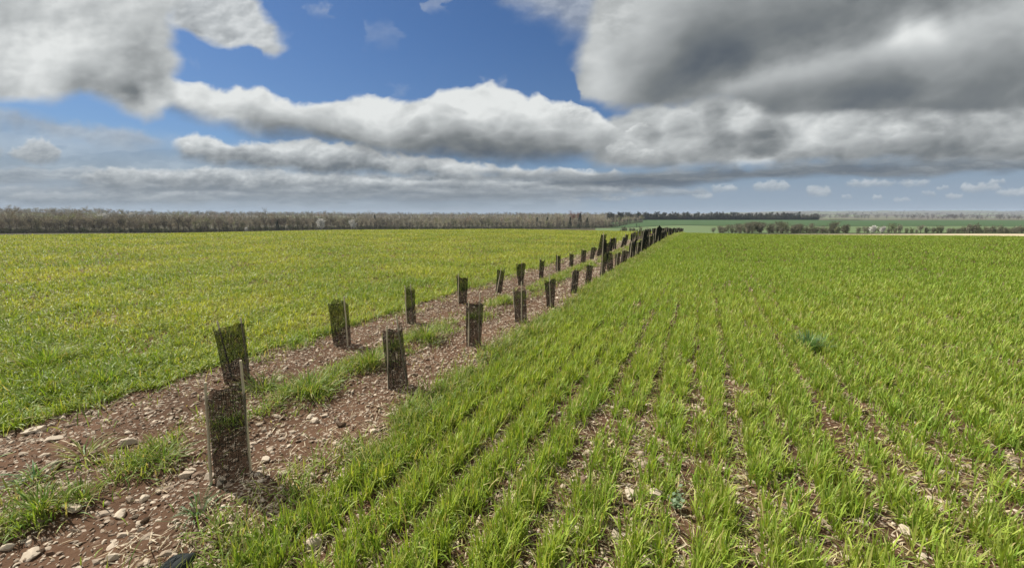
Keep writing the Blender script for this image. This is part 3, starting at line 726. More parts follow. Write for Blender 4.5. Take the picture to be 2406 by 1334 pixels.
# ------------------------------------------------------------------ trees
def tree_arrays(seed, H=13., spread=3.2, ntw=700, tw=.07, trunk_h=.35, vase=1.0, crown_low=.25):
    r = np.random.RandomState(seed); tr = MB(); cr = MB()
    bend = r.normal(0, .25, 2)
    tp = np.array([[bend[0] * s * s, bend[1] * s * s, s * H * .78] for s in np.linspace(0, 1, 6)])
    tr.tube(tp, np.linspace(.24, .05, 6), 6, (.4, .5, .5))
    ends = []
    for k in range(13):
        f = r.uniform(trunk_h, .95); p0 = np.array([np.interp(f, np.linspace(0, 1, 6), tp[:, i]) for i in range(3)])
        a = r.uniform(0, 6.28); ln = spread * r.uniform(.6, 1.1) * (1.15 - .6 * abs(f - .55)); up = r.uniform(.5, 1.3) * vase
        p1 = p0 + np.array([math.cos(a), math.sin(a), up]) * ln * .5 * .8; p2 = p1 + np.array([math.cos(a) * .7, math.sin(a) * .7, up * 1.3]) * ln * .5
        tr.tube([p0, p1, p2], [.09, .06, .025], 4, (.4, .5, .5), False); ends += [p1, p2, (p1 + p2) / 2]
    ends = np.array(ends)
    n = ntw; c = ends[r.randint(0, len(ends), n)] + r.normal(0, .75, (n, 3)) * np.array([1, 1, .8])
    c[:, 2] = np.clip(c[:, 2], H * crown_low, H)
    d = r.normal(0, .8, (n, 3)) + np.array([0, 0, .9]) + (c - np.array([0, 0, H * .45])) * np.array([.12, .12, .05]); d /= np.linalg.norm(d, axis=1)[:, None]
    ln = r.uniform(.5, 1.5, n)[:, None]; s = np.cross(d, r.normal(0, 1, (n, 3))); s /= np.linalg.norm(s, axis=1)[:, None]; s *= r.uniform(.5, 1.3, (n, 1)) * tw
    V = np.stack([c - s, c + s, c + d * ln], 1).reshape(-1, 3); Ft = np.arange(n * 3).reshape(-1, 3)
    cr.add(V, Ft); cr.T[-1] = np.repeat(np.stack([r.uniform(0, 1, n), r.uniform(-.05, .05, n) % 1 * 0, r.uniform(0, 1, n)], -1), 3, axis=0)
    return tr, cr
def conifer_arrays(seed, H=13., w=2.4):
    r = np.random.RandomState(seed); tr = MB(); cr = MB(); tr.tube([(0, 0, 0), (0, 0, H * .95)], [.2, .04], 6)
    n = 900; f = r.uniform(.12, 1, n) ** .9; a = r.uniform(0, 6.28, n); rad = w * (1.04 - f) * r.uniform(.35, 1.1, n)
    c = np.stack([np.cos(a) * rad, np.sin(a) * rad, f * H - rad * .25], -1); d = np.stack([np.cos(a), np.sin(a), r.uniform(-.5, .3, n)], -1)
    s = np.stack([-np.sin(a), np.cos(a), r.uniform(-.5, .5, n)], -1) * r.uniform(.1, .3, (n, 1))
    V = np.stack([c - s, c + s, c + d * r.uniform(.5, 1.1, (n, 1))], 1).reshape(-1, 3)
    cr.add(V, np.arange(n * 3).reshape(-1, 3)); cr.T[-1] = np.repeat(r.uniform(0, 1, (n, 1)) * np.array([[1, 0, 1]]), 3, axis=0); return tr, cr
def shrub_arrays(seed, H=5., w=3., ntw=420, tw=.07):
    r = np.random.RandomState(seed); tr = MB(); cr = MB()
    for k in range(7):
        a = r.uniform(0, 6.28); q = r.uniform(.2, .9); tip = np.array([math.cos(a) * w * .5 * q, math.sin(a) * w * .5 * q, H * r.uniform(.6, .95)])
        tr.tube([(math.cos(a) * .1, math.sin(a) * .1, 0), tip * [.5, .5, .55], tip], [.07, .05, .02], 4, None, False)
    n = ntw; c = r.normal(0, 1, (n, 3)); c /= np.linalg.norm(c, axis=1)[:, None]; c *= r.uniform(.2, 1, (n, 1)) ** .5
    lob = 1 + .35 * np.sin(3 * np.arctan2(c[:, 1], c[:, 0]) + seed) ; c *= np.array([w * .5, w * .5, H * .45]) * lob[:, None]; c[:, 2] += H * .48; c[:, 2] = np.maximum(c[:, 2], .1)
    d = r.normal(0, .7, (n, 3)) + np.array([0, 0, .8]) ; s = r.normal(0, 1, (n, 3)) * tw
    V = np.stack([c - s, c + s, c + d * r.uniform(.4, .9, (n, 1))], 1).reshape(-1, 3)
    cr.add(V, np.arange(n * 3).reshape(-1, 3)); cr.T[-1] = np.repeat(r.uniform(0, 1, (n, 1)) * np.array([[1, 0, 1]]), 3, axis=0); return tr, cr
def tree_proto(name, arr, crown_mat_):
    root = empty(name, (0, 0, 0)); arr[0].build('trunk', M['bark'], root); arr[1].build('crown', crown_mat_, root); return root
BARE = [tree_arrays(s, 13, 3.1, 760, .075, .3, 1., .10) for s in range(6)]
class Pool:
    def __init__(s, roots): s.roots = roots; s.used = [False] * len(roots)
    def put(s, x, y, scale, label, cat, group=None, sink=.1, k=None):
        k = int(rs.randint(len(s.roots))) if k is None else k
        r = s.roots[k] if not s.used[k] else copy_tree(s.roots[k]); s.used[k] = True
        r.location = (x, y, hz(x, y) - sink); r.rotation_euler = (0, 0, rs.uniform(0, 6.28)); r.scale = (scale * rs.uniform(.9, 1.15), scale * rs.uniform(.9, 1.15), scale)
        return tag(r, label, cat, group)
    def done(s):
        for r, u in zip(s.roots, s.used):
            if not u:
                for c in list(r.children): bpy.data.objects.remove(c)
                bpy.data.objects.remove(r)
bare = Pool([tree_proto('bare_tree', a, M['twigs']) for a in BARE])
WX = [-500, 0, 400, 700, 1000, 1300, 1450, 1525]; WD = [270, 285, 325, 420, 500, 520, 600, 840]
def wood_depth(px): return float(np.interp(px, WX, WD))
px = -180.
while px < 1512:
    D = wood_depth(px); Xc, Yc = at_depth(px, D * rs.uniform(.985, 1.03))
    bare.put(Xc, Yc, rs.uniform(.72, 1.06) * (1 + .35 * float(perlin(np.array([Xc / 24.]), np.array([.5]), 80)[0])), 'leafless grey-brown tree in the front line of the left wood', 'tree', 'front trees of the left wood', .2)
    px += 4.6 / D * FP * rs.uniform(.55, 1.4)
# marked trees of the wood's front
bl = Pool([tree_proto('blossom_tree', tree_arrays(80 + k, 9, 2.6, 1100, .2, .2, 1., .1), M['blossom']) for k in range(2)])
for px, dd, s, lab in ((752, .93, 1.25, 'white-blossoming tree before the wood, the left of two'), (826, .93, 1.1, 'white-blossoming tree before the wood, the right of two'), (575, .97, .45, 'small whitish bush at the foot of the left wood'), (240, 1.7, 1.6, 'pale blossoming tree high in the left wood above the dark trunks'), (308, 2.1, 1.7, 'pale blossoming crown on the wood skyline at left'), (648, 1.5, .9, 'pinkish pale crown behind the wood edge')):
    Xc, Yc = at_depth(px, wood_depth(px) * dd); bl.put(Xc, Yc, s, lab, 'tree', 'blossoming trees')
con = Pool([tree_proto('conifer', conifer_arrays(20 + k), M['needles']) for k in range(3)])
for px, dd, s, lab in ((1363, .93, 1.5, 'big dark conifer at the right end of the wood'), (1380, .94, 1.1, 'smaller dark conifer right of the big one'), (1340, .95, 1.15, 'dark conifer left of the big one in the wood end'), (1286, 1.15, 1.2, 'dark conifer in the row of conifers on the wood slope'), (1262, 1.17, 1.2, 'leftmost dark conifer of the row on the wood slope'), (1310, 1.12, 1.3, 'dark conifer near the right of the row on the wood slope'), (880, 1.45, 1.35, 'single dark conifer spike deep in the middle of the wood'), (822, 1.45, .9, 'dark conifer spike above the right blossoming tree'), (650, .97, .75, 'dark round evergreen at the wood edge, left of the blossom'), (1442, 1.02, .45, 'left one of three little evergreens on the valley slope'), (1497, .92, .45, 'tallest of three little evergreens on the valley slope'), (1503, .92, .3, 'smallest of three little evergreens on the valley slope'), (1400, 2.0, 1.1, 'dark conifer top on the skyline right of the reddish crown')):
    Xc, Yc = at_depth(px, wood_depth(min(px, 1450)) * dd); con.put(Xc, Yc, s, lab, 'conifer', 'conifers of the wood')
rd = Pool([tree_proto('budding_tree', tree_arrays(95, 13, 3.4, 800, .09), M['red'])])
for px, dd, s, lab in ((1345, 1.3, 1.75, 'reddish budding tree topping the right end of the wood'), (1360, 1.35, 1.65, 'reddish budding tree just right of another at the wood end')):
    Xc, Yc = at_depth(px, wood_depth(px) * dd); rd.put(Xc, Yc, s, lab, 'tree')
fr = Pool([tree_proto('leafing_tree', tree_arrays(97, 13, 3.0, 800, .09), M['fresh'])])
for px, D, s, lab in ((1455, 780, 1.0, 'yellow-green leafing tree left end of the far belt'), (1475, 840, 1.0, 'yellow-green leafing tree in the far belt'), (1508, 930, 1.0, 'bright leafing tree where the far belt turns dark')):
    Xc, Yc = at_depth(px, D); fr.put(Xc, Yc, s, lab, 'tree', 'leafing trees of the far belt')
# dark far belt
belt = Pool([tree_proto('belt_tree', tree_arrays(110 + k, 16.5, 4.6, 1300, .22, .2, 1., .04), M['darktwigs']) for k in range(4)])
px = 1432.
while px < 1925:
    D = 800 + (px - 1432) * 2.4 if px < 1520 else 1010
    Xc, Yc = at_depth(px, D * rs.uniform(.995, 1.03)); belt.put(Xc, Yc, rs.uniform(.7, 1.25) * (1 if px < 1880 else .8), 'dark bare tree in the far belt above the dark green field', 'tree', 'trees of the far dark belt', .2)
    px += rs.uniform(2.6, 5.0)
# hedge and scrub in the valley at right
shr = Pool([tree_proto('hedge_shrub', shrub_arrays(130 + k), M['shrub']) for k in range(5)])
small = Pool([tree_proto('hedge_tree', tree_arrays(150 + k, 6.5, 2.4, 480, .08, .2, 1, .12), M['shrub']) for k in range(3)])
px = 1690.
while px < 1995:
    Xc, Yc = at_depth(px, rs.uniform(236, 262)); h = .6 + .5 * float(sstep(1690, 1780, px)) - .25 * float(sstep(1870, 1930, px)) * float(sstep(1975, 1950, px))
    if rs.uniform() < .45: small.put(Xc, Yc + 6, h * rs.uniform(.8, 1.05), 'small bare tree in the scrub patch beyond the crop', 'tree', 'small trees of the valley scrub')
    else: shr.put(Xc, Yc, h * rs.uniform(.55, 1.), 'grey-brown bare shrub in the scrub patch beyond the crop', 'shrub', 'shrubs of the valley scrub')
    px += rs.uniform(2.4, 5.2)
px = 2022.
while px < 2640:
    Xc, Yc = at_depth(px, rs.uniform(238, 256)); h = .6 + .4 * rs.uniform()
    if rs.uniform() < .75 or px > 2240: shr.put(Xc, Yc, h * rs.uniform(.7, 1.2), 'low shrub of the right-hand hedge line beyond the dry margin', 'shrub', 'shrubs of the right hedge line')
    else: small.put(Xc, Yc, h * rs.uniform(.9, 1.2), 'small tree of the right-hand hedge line beyond the dry margin', 'tree', 'small trees of the right hedge line')
    px += rs.uniform(3.5, 9) if px > 2240 else rs.uniform(6, 18)
for px, s, lab in ((2055, .5, 'pale flowering bush at the left of the right hedge line'), (2078, .45, 'pale flowering bush second in the right hedge line')):
    Xc, Yc = at_depth(px, 234); bl.put(Xc, Yc, s, lab, 'bush', 'pale bushes of the hedge line')
px = 1460.
while px < 1600:
    Xc, Yc = at_depth(px, rs.uniform(215, 260)); shr.put(Xc, Yc, rs.uniform(.35, .75), 'low dark shrub beyond the far end of the guard rows', 'shrub', 'shrubs behind the guard rows')
    px += rs.uniform(5, 11)
for p_ in (bare, bl, con, rd, fr, belt, shr, small): p_.done()

# the wood behind its front line: one mass
def mass(name, spec, mat, label, lowpoly, seed):
    r = np.random.RandomState(seed); Vs, F4s, F3s, Ts, n = [], [], [], [], 0
    arrs = []
    for tr, cr in lowpoly:
        V1, q1, f1, t1 = tr.arrays(); V2, q2, f2, t2 = cr.arrays()
        arrs.append((np.vstack([V1, V2]), q1, np.vstack([f1, f2 + len(V1)]), np.vstack([t1, t2])))
    X, Y, S, H_ = spec; Z = height(X, Y) - .3
    for x, y, z, s, hh in zip(X, Y, Z, S, H_):
        V, q, f, t_ = arrs[r.randint(len(arrs))]; a = r.uniform(0, 6.28); c, sn = math.cos(a) * s, math.sin(a) * s
        W_ = np.stack([V[:, 0] * c - V[:, 1] * sn + x, V[:, 0] * sn + V[:, 1] * c + y, V[:, 2] * s * r.uniform(.9, 1.1) + z], -1)
        T = t_.copy(); T[:, 1] = hh
        Vs.append(W_); F4s.append(q + n); F3s.append(f + n); Ts.append(T); n += len(V)
    return tag(mk(name, np.concatenate(Vs), [np.concatenate(F4s), np.concatenate(F3s)], mat, np.concatenate(Ts)), label, 'wood', kind='stuff')
def wood_points():
    X, Y, S, Hh = [], [], [], []
    for mlt in (1.06, 1.13, 1.22, 1.34, 1.5, 1.7, 1.95, 2.25, 2.6, 3.0, 3.5):
        px = -260.
        lim = 1505 if mlt < 1.6 else 1530
        while px < lim:
            D = wood_depth(px) * mlt * rs.uniform(.97, 1.05); D = min(D, 1900)
            X.append((px - 1203) / FP * D); Y.append(D); S.append(rs.uniform(.72, 1.12) * (1 + .42 * perlin(np.array([X[-1] / 33.]), np.array([D / 70.]), 79)[0]) * (1 if mlt < 2 else 1.15) * (1.22 if rs.uniform() < .08 else 1))
            cl = perlin(np.array([X[-1] / 60.]), np.array([Y[-1] / 60.]), 77)[0]; Hh.append((.35 + .95 * cl + rs.uniform(-.12, .12)) % 1.0)
            px += max(5.2 / D * FP * rs.uniform(.6, 1.4), 4.0)
    return np.array(X), np.array(Y), np.array(S), np.array(Hh)
def under_points():
    X, Y, S, Hh = [], [], [], []
    for mlt in (1.0, 1.03, 1.07):
        px = -260.
        while px < 1510:
            D = wood_depth(px) * mlt * rs.uniform(.985, 1.01); X.append((px - 1203) / FP * D); Y.append(D); S.append(rs.uniform(.5, 1.15)); Hh.append(rs.uniform(0, .3)); px += 2.6 / D * FP * rs.uniform(.6, 1.4)
    return np.array(X), np.array(Y), np.array(S), np.array(Hh)
LOW = [tree_arrays(200 + k, 13, 3.2, 230, .12) for k in range(5)]
mass('undergrowth', under_points(), M['shrub'], 'dark undergrowth along the foot of the left wood', [shrub_arrays(240 + k, 4.2, 3.4, 260, .10) for k in range(4)], 6)
def belt_under():
    X, Y, S, Hh = [], [], [], []
    for mlt in (.997, 1.01, 1.03):
        px = 1434.
        while px < 1922:
            D = (800 + (px - 1432) * 2.4 if px < 1520 else 1010) * mlt; X.append((px - 1203) / FP * D); Y.append(D); S.append(rs.uniform(.9, 2.1)); Hh.append(rs.uniform(0, 1)); px += rs.uniform(1.2, 3)
    return np.array(X), np.array(Y), np.array(S), np.array(Hh)
mass('belt_undergrowth', belt_under(), M['darktwigs'], 'dark undergrowth beneath the far tree belt', [shrub_arrays(250 + k, 4.6, 4.2, 260, .16) for k in range(4)], 7)
mass('woodland', wood_points(), M['lit_wood_twigs'], 'leafless brown wood stretching behind the left field to the skyline', LOW, 3)
def far_points():
    X, Y, S, Hh = [], [], [], []
    for D0, lo, hi, n in ((1150, 2000, 2900, 80), (1300, 2140, 2900, 90), (1750, 1880, 2900, 120), (2300, 1880, 2900, 150), (3000, 1860, 2900, 170), (4000, 1850, 2900, 180), (5300, 1850, 2900, 170), (2200, 300, 1480, 120), (2900, 500, 1480, 120)):
        for k in range(n):
            px = rs.uniform(lo, hi); D = D0 * rs.uniform(.92, 1.08); x = (px - 1203) / FP * D
            if perlin(np.array([x / 420.]), np.array([D / 420.]), 78)[0] < -.12: continue
            X.append(x); Y.append(D); S.append(rs.uniform(.7, 1.3) * (1 if D < 1600 else 1.5)); Hh.append(rs.uniform(0, 1))
    return np.array(X), np.array(Y), np.array(S), np.array(Hh)
mass('far_woodland', far_points(), M['far_twigs'], 'hazy greyish woods scattered over the far hills at right', [tree_arrays(220 + k, 11, 5, 110, .35, .2, 1, .05) for k in range(3)], 4)

# ------------------------------------------------------------------ haze
def haze():
    X0, X1, Y0, Y1, Z0, Z1 = -9600, 9600, -9600, 9600, -90, 95
    V = [(x, y, z) for x in (X0, X1) for y in (Y0, Y1) for z in (Z0, Z1)]
    Fq = [(0, 1, 3, 2), (4, 6, 7, 5), (0, 4, 5, 1), (2, 3, 7, 6), (0, 2, 6, 4), (1, 5, 7, 3)]
    m = bpy.data.materials.new('thin_air'); m.use_nodes = True; nt = m.node_tree
    for n in list(nt.nodes): nt.nodes.remove(n)
    out = nt.nodes.new('ShaderNodeOutputMaterial'); v = nt.nodes.new('ShaderNodeVolumePrincipled')
    v.inputs['Color'].default_value = (.72, .84, 1., 1); v.inputs['Density'].default_value = HAZE
    nt.links.new(v.outputs[0], out.inputs['Volume'])
    tag(mk('haze', np.array(V, float), np.array(Fq), m), 'thin bluish haze over the distant hills', 'haze', kind='stuff')
HAZE = 0.75e-4
haze()

# ------------------------------------------------------------------ sky
SUN_EL, SUN_AZ = 48.0, -62.0                  # degrees; azimuth clockwise from the view direction
def sky_arrays():
    Wd, Hd = 3072, 1216
    az = (np.arange(Wd) + .5) / Wd * np.pi - np.pi / 2; el = np.radians(-2 + 72 * (np.arange(Hd) + .5) / Hd)
    A, E = np.meshgrid(az.astype(np.float32), el.astype(np.float32))
    dx, dy, dz = np.sin(A) * np.cos(E), np.cos(A) * np.cos(E), np.sin(E)
    fw = np.maximum(dy * math.cos(TH) - dz * math.sin(TH), .05)
    X = 1203 + F * dx / fw; Y = 667 - F * (dy * math.sin(TH) + dz * math.cos(TH)) / fw
    X = np.clip(X, -2600, 5000); Y = np.clip(Y, -2200, 900)
    col = np.zeros(X.shape + (3,), np.float32); alp = np.zeros(X.shape, np.float32)
    LS = np.array([0., .25, .5, .75, 1.0]); LC = np.array([[.10, .118, .14], [.19, .205, .21], [.345, .36, .36], [.54, .555, .55], [.80, .81, .79]])
    def bumps(x, y, seed, oct=5):
        s = 0; a = 1.
        for i in range(oct):
            s = s + a * (.55 - np.abs(perlin(x * 2 ** i, y * 2 ** i, seed + i)) * 2.2); a *= .5
        return s
    def gauss(x0, y0, x1, y1, r0, r1, k, wx, wy):
        vx, vy = x1 - x0, y1 - y0; L2 = vx * vx + vy * vy + 1e-6
        t = np.clip(((wx - x0) * vx + (wy - y0) * vy) / L2, 0, 1)
        dd = np.hypot(wx - x0 - t * vx, wy - y0 - t * vy) / (r0 + (r1 - r0) * t)
        return k * np.exp(-1.6 * dd * dd)
    def layer(seed, top, bot, sc_, amp, st, sb, lum_t, lum_b, gam=1., strokes=(), xl=None, xr=None, sx=40, a=1., puff=.6, hazeb=0., nz=.10, ys=.62, rot=0., fine=.3, lump=0.):
        """one cloud between two curves, lit from above: bright billowing top, dark flat base"""
        nonlocal col, alp
        xs = [p[0] for p in top] + [p[0] for p in bot]; m = (X > min(xs) - 250) & (X < max(xs) + 250)
        if xl is None and xr is None:
            m &= (Y > min(p[1] for p in top) - 140) & (Y < max(p[1] for p in bot) + 90)
        x, y = X[m], Y[m]; x0_, y0_ = x, y
        cr_, sr_ = math.cos(rot), math.sin(rot)
        x, y = x * cr_ + y * sr_, y * cr_ - x * sr_
        n1 = fbm(x / sc_ + seed * 3.1, y / (sc_ * ys), 6, seed, .53); n2 = fbm(x / sc_ + 40.3, y / (sc_ * ys) + seed, 6, seed + 60, .55)
        b = bumps(x / (sc_ * .55), y / (sc_ * .42), seed + 20)
        wx = x0_ + amp * 1.5 * n1; wy = y0_ + amp * n2
        yt = np.interp(wx, [p[0] for p in top], [p[1] for p in top]) - amp * puff * b
        yb = np.interp(wx, [p[0] for p in bot], [p[1] for p in bot])
        al = sstep(-.35, 1, (y0_ + .35 * amp * n2 - yt) / st) * sstep(-.5, 1, (yb - wy) / sb)
        if xl is None and xr is None:
            hw = max(6., min(60., (max(xs) - min(xs)) * .08)); al = al * sstep(0, 1, (wx - min(xs)) / hw) * sstep(0, 1, (max(xs) - wx) / hw)
        if xl is not None: al = al * sstep(-1, 1, (wx - np.interp(y0_, *zip(*xl))) / sx)
        if xr is not None: al = al * sstep(-1, 1, (np.interp(y0_, *zip(*xr)) - wx) / sx)
        v = np.clip((wy - yt) / np.maximum(yb - yt, 8), 0, 1)
        al = np.clip(al + (n1 * .35 + b * .10) * al * (1 - al) * 2.2, 0, 1)
        lum = lum_t + (lum_b - lum_t) * v ** gam + nz * n1 + nz * .6 * b * (1 - v)
        n3 = bumps(x / (sc_ * .30) + 9.1, y / (sc_ * .20) + seed, seed + 80, 4); lum = lum + nz * fine * n3
        e3 = fbm((x - sc_ * .05) / sc_ + 40.3, (y - sc_ * .05) / (sc_ * ys) + seed, 4, seed + 60, .5); lum = lum + np.clip((n2 - e3) * nz * 4 * fine / .3, -.08, .08)
        if lump: lum = lum + lump * (bumps(wx / (sc_ * .62) + 3.3, wy / (sc_ * .36) + seed, seed + 90, 3) + .9 * fbm(wx / (sc_ * .5), wy / (sc_ * .30), 3, seed + 95)) * sstep(.0, .25, v)
        for s in strokes: lum = lum + gauss(*s, wx, wy)
        al = al * a
        lum = np.clip(lum, 0, 1)
        c = np.stack([np.interp(lum, LS, LC[:, i]) for i in range(3)], -1)
        c = c * (1 - hazeb) + np.array([.215, .29, .39]) * hazeb
        A0 = alp[m]; C0 = col[m]
        An = al + A0 * (1 - al)
        col[m] = (c * al[:, None] + C0 * (A0 * (1 - al))[:, None]) / np.maximum(An, 1e-5)[:, None]
        alp[m] = An
    def flat(x0, x1, ytop, ybot, n=9, jit=4, seed=0):
        r = np.random.RandomState(seed); xs = np.linspace(x0, x1, n); mid = (ytop + ybot) / 2
        t = [(x, (ytop + r.uniform(-jit, jit)) if 0 < i < n - 1 else mid) for i, x in enumerate(xs)]
        b = [(x, (ybot + r.uniform(-jit * .4, jit * .4)) if 0 < i < n - 1 else mid) for i, x in enumerate(xs)]
        return t, b
    # low air: pale blue-grey veil toward the horizon
    vl = np.clip(sstep(.15, .01, dz) * .88 + sstep(.40, .05, dz) * .18, 0, .93)
    col[:] = np.array([.285, .355, .445]); alp[:] = vl
    # far small cumuli over the right horizon
    for i, (cx, cy, w, h) in enumerate(((1700, 443, 60, 14), (1812, 440, 80, 20), (1924, 451, 58, 20), (2046, 431, 110, 16), (2150, 431, 70, 16), (2305, 442, 90, 18), (2385, 452, 80, 15), (2215, 442, 30, 10), (1648, 461, 50, 13), (1505, 455, 70, 14), (2240, 462, 40, 12), (2062, 466, 24, 10), (1400, 452, 120, 14), (1440, 468, 60, 10), (1992, 464, 22, 8), (2340, 430, 44, 12), (2500, 440, 120, 16), (1330, 470, 60, 8), (2120, 470, 40, 8), (2180, 456, 30, 8))):
        t, b = flat(cx - w * .6, cx + w * .6, cy - h * .55, cy + h * .5, 7, h * .25, i)
        layer(300 + i, t, b, 42, 6, 8, 12, .96, .55, 1.2, a=.75, hazeb=.30, puff=.8)
    layer(338, [(-900, 240), (0, 262), (250, 300), (500, 340), (900, 380), (1400, 430)], [(-900, 500), (0, 500), (1400, 500)], 260, 20, 60, 30, .66, .50, 1, a=.55, hazeb=.30, nz=.2, ys=.25)
    for i, (x0, x1, y0, y1, lt, lb, aa) in enumerate(((-300, 900, 440, 482, .5, .28, .45), (150, 1300, 448, 470, .62, .26, .6), (350, 1250, 432, 456, .72, .22, .8), (600, 1600, 425, 448, .7, .2, .75), (180, 560, 418, 446, .62, .33, .6), (900, 1500, 455, 473, .55, .25, .5), (-200, 260, 395, 430, .6, .42, .5), (500, 1420, 408, 440, .66, .12, .85), (700, 1500, 424, 452, .58, .12, .8), (200, 900, 424, 448, .74, .22, .75), (0, 520, 455, 480, .6, .34, .5), (600, 1250, 440, 462, .7, .22, .75), (1000, 1700, 440, 462, .6, .3, .6), (250, 700, 402, 428, .8, .3, .7))):
        t, b = flat(x0, x1, y0, y1, 14, 7, 40 + i); layer(340 + i, t, b, 120, 9, 9, 14, lt + .14, lb - .12, .9, a=min(1, aa + .12), hazeb=.24, nz=.2, ys=.2)
    # layered band, left half
    layer(370, [(150, 425), (210, 408), (270, 386), (320, 396), (400, 405), (480, 394), (560, 400), (700, 408), (850, 418), (1100, 425), (1500, 438)], [(150, 430), (300, 436), (500, 440), (800, 446), (1100, 446), (1500, 446)], 95, 12, 12, 20, .95, .16, 1.0, hazeb=.16, nz=.16, lump=.12)
    layer(374, [(380, 350), (410, 328), (440, 314), (490, 322), (540, 338), (620, 336), (690, 330), (730, 328), (790, 334), (850, 344), (900, 358), (960, 366), (1010, 372), (1070, 372), (1120, 384), (1250, 396), (1420, 402), (1520, 412)], [(380, 352), (430, 378), (560, 396), (700, 405), (800, 412), (900, 414), (1050, 418), (1200, 420), (1400, 426), (1520, 420)], 105, 14, 10, 20, 1.0, .13, 1.0, hazeb=.10, nz=.13, lump=.12,
          strokes=((560, 372, 640, 376, 40, 14, -.12), (700, 345, 840, 352, 28, 14, .14), (740, 385, 900, 398, 46, 14, -.18), (930, 385, 1000, 385, 26, 14, .14), (1060, 388, 1150, 396, 26, 10, .16), (450, 330, 540, 345, 30, 14, .10)))
    # veil and little cumulus at left
    layer(380, [(-600, 250), (0, 258), (70, 268), (160, 286), (250, 296), (330, 308), (410, 335)], [(-600, 310), (0, 300), (100, 318), (200, 330), (300, 350), (410, 345)], 150, 16, 22, 30, .68, .5, 1, a=.62, hazeb=.15)
    layer(382, [(5, 360), (35, 346), (70, 330), (100, 325), (130, 340), (155, 362)], [(5, 362), (40, 378), (90, 386), (130, 384), (155, 364)], 60, 10, 12, 16, .88, .40, .9, a=.85, hazeb=.15)
    layer(384, [(-400, 350), (0, 345), (30, 350)], [(-400, 385), (0, 372), (30, 360)], 60, 10, 12, 16, .7, .45, .9, a=.5, hazeb=.2)
    # grey under-deck at right
    layer(386, [(1290, 330), (1400, 300), (1500, 240), (1600, 225), (1800, 210), (2800, 190)], [(1290, 345), (1400, 385), (1500, 400), (1650, 398), (1800, 395), (2000, 388), (2200, 392), (2800, 385)], 190, 20, 30, 26, .58, .40, 1, nz=.14, ys=.42, rot=-.2, fine=.12, lump=.14,
          strokes=((1555, 262, 1640, 300, 46, 40, .22), (1740, 300, 1800, 250, 30, 26, .30), (1660, 330, 1850, 310, 44, 20, -.26), (1440, 345, 1500, 340, 36, 24, .18), (1560, 340, 1660, 336, 40, 14, .20), (1735, 385, 1800, 386, 24, 20, .42), (1870, 292, 2150, 290, 40, 22, .20), (1900, 330, 2200, 322, 44, 14, .18), (2000, 356, 2500, 350, 60, 16, -.12), (1460, 385, 1650, 378, 30, 12, -.1), (2250, 300, 2500, 290, 60, 30, .02)))
    # dark blue base band on the right
    layer(360, [(1250, 425), (1400, 405), (1600, 395), (1800, 385), (2000, 375), (2300, 372), (2800, 365)], [(1250, 432), (1350, 445), (1600, 440), (1750, 425), (2000, 420), (2200, 418), (2406, 400), (2800, 395)], 170, 12, 22, 16, .40, .0, .6, hazeb=.16, nz=.16, ys=.2, a=1., strokes=((2200, 412, 2500, 398, 60, 16, .12),))
    # central long cumulus
    layer(390, [(330, 240), (380, 178), (430, 188), (480, 200), (540, 205), (610, 206), (650, 232), (700, 246), (755, 250), (790, 230), (870, 224), (950, 238), (1000, 230), (1060, 211), (1110, 208), (1160, 194), (1200, 214), (1240, 232), (1270, 224), (1300, 246), (1330, 238), (1370, 254), (1420, 284), (1470, 325)], [(330, 250), (380, 262), (480, 292), (600, 322), (700, 334), (850, 362), (1000, 380), (1200, 386), (1350, 374), (1470, 335)], 170, 17, 12, 36, .99, .20, 1.7, nz=.10, puff=.55, fine=.18, lump=.13,
          strokes=((440, 225, 560, 250, 60, 46, .06), (600, 280, 680, 300, 50, 36, -.14), (820, 318, 900, 330, 80, 40, -.10), (900, 270, 1000, 275, 60, 26, .04), (1000, 352, 1340, 354, 90, 44, -.34), (640, 318, 880, 345, 60, 30, -.14), (1010, 262, 1130, 240, 60, 22, .12), (1100, 262, 1250, 262, 40, 16, .10), (960, 250, 1080, 262, 20, 10, -.14), (1160, 215, 1210, 235, 26, 24, .10), (1330, 280, 1440, 330, 60, 40, -.06), (480, 290, 620, 318, 30, 14, .2), (1290, 260, 1320, 290, 20, 26, -.1)))
    # crisp white towers at its right shoulder
    layer(394, [(1312, 262), (1325, 244), (1340, 238), (1352, 246), (1372, 248), (1384, 262)], [(1312, 264), (1330, 282), (1350, 288), (1372, 282), (1384, 264)], 40, 7, 7, 24, 1., .62, 1, a=.8)
    layer(396, [(1470, 312), (1480, 298), (1505, 290), (1530, 296)], [(1470, 320), (1480, 318), (1505, 302), (1530, 300)], 30, 7, 6, 14, 1., .7, 1, a=.7)
    layer(398, [(1420, 352), (1440, 334), (1465, 328), (1490, 340), (1530, 352), (1580, 372)], [(1420, 356), (1450, 372), (1500, 384), (1580, 378)], 60, 10, 9, 26, .85, .5, 1, a=.8)
    # upper-left mass
    layer(400, [(-3000, -3000), (900, -3000)], [(-3000, 300), (-600, 240), (0, 236), (100, 244), (180, 232), (230, 252), (300, 276), (340, 288), (380, 268), (430, 225), (470, 180), (560, 150)], 250, 24, 24, 26, .72, .70, 1, lump=.07, xr=[(-3000, 300), (-300, 450), (0, 432), (60, 408), (110, 404), (140, 425), (180, 408), (230, 440), (300, 460)], sx=22, nz=.10, fine=.28,
          strokes=((110, 90, 190, 120, 130, 90, .22), (-200, 120, 40, 80, 150, 120, .10), (190, 208, 310, 222, 70, 34, -.36), (330, 165, 380, 190, 60, 46, -.20), (200, 160, 330, 130, 50, 60, -.10), (60, 190, 110, 225, 60, 30, .12), (330, 40, 390, 100, 60, 40, .02), (330, 262, 400, 235, 40, 26, .10), (20, 50, 130, 40, 50, 30, -.14)))
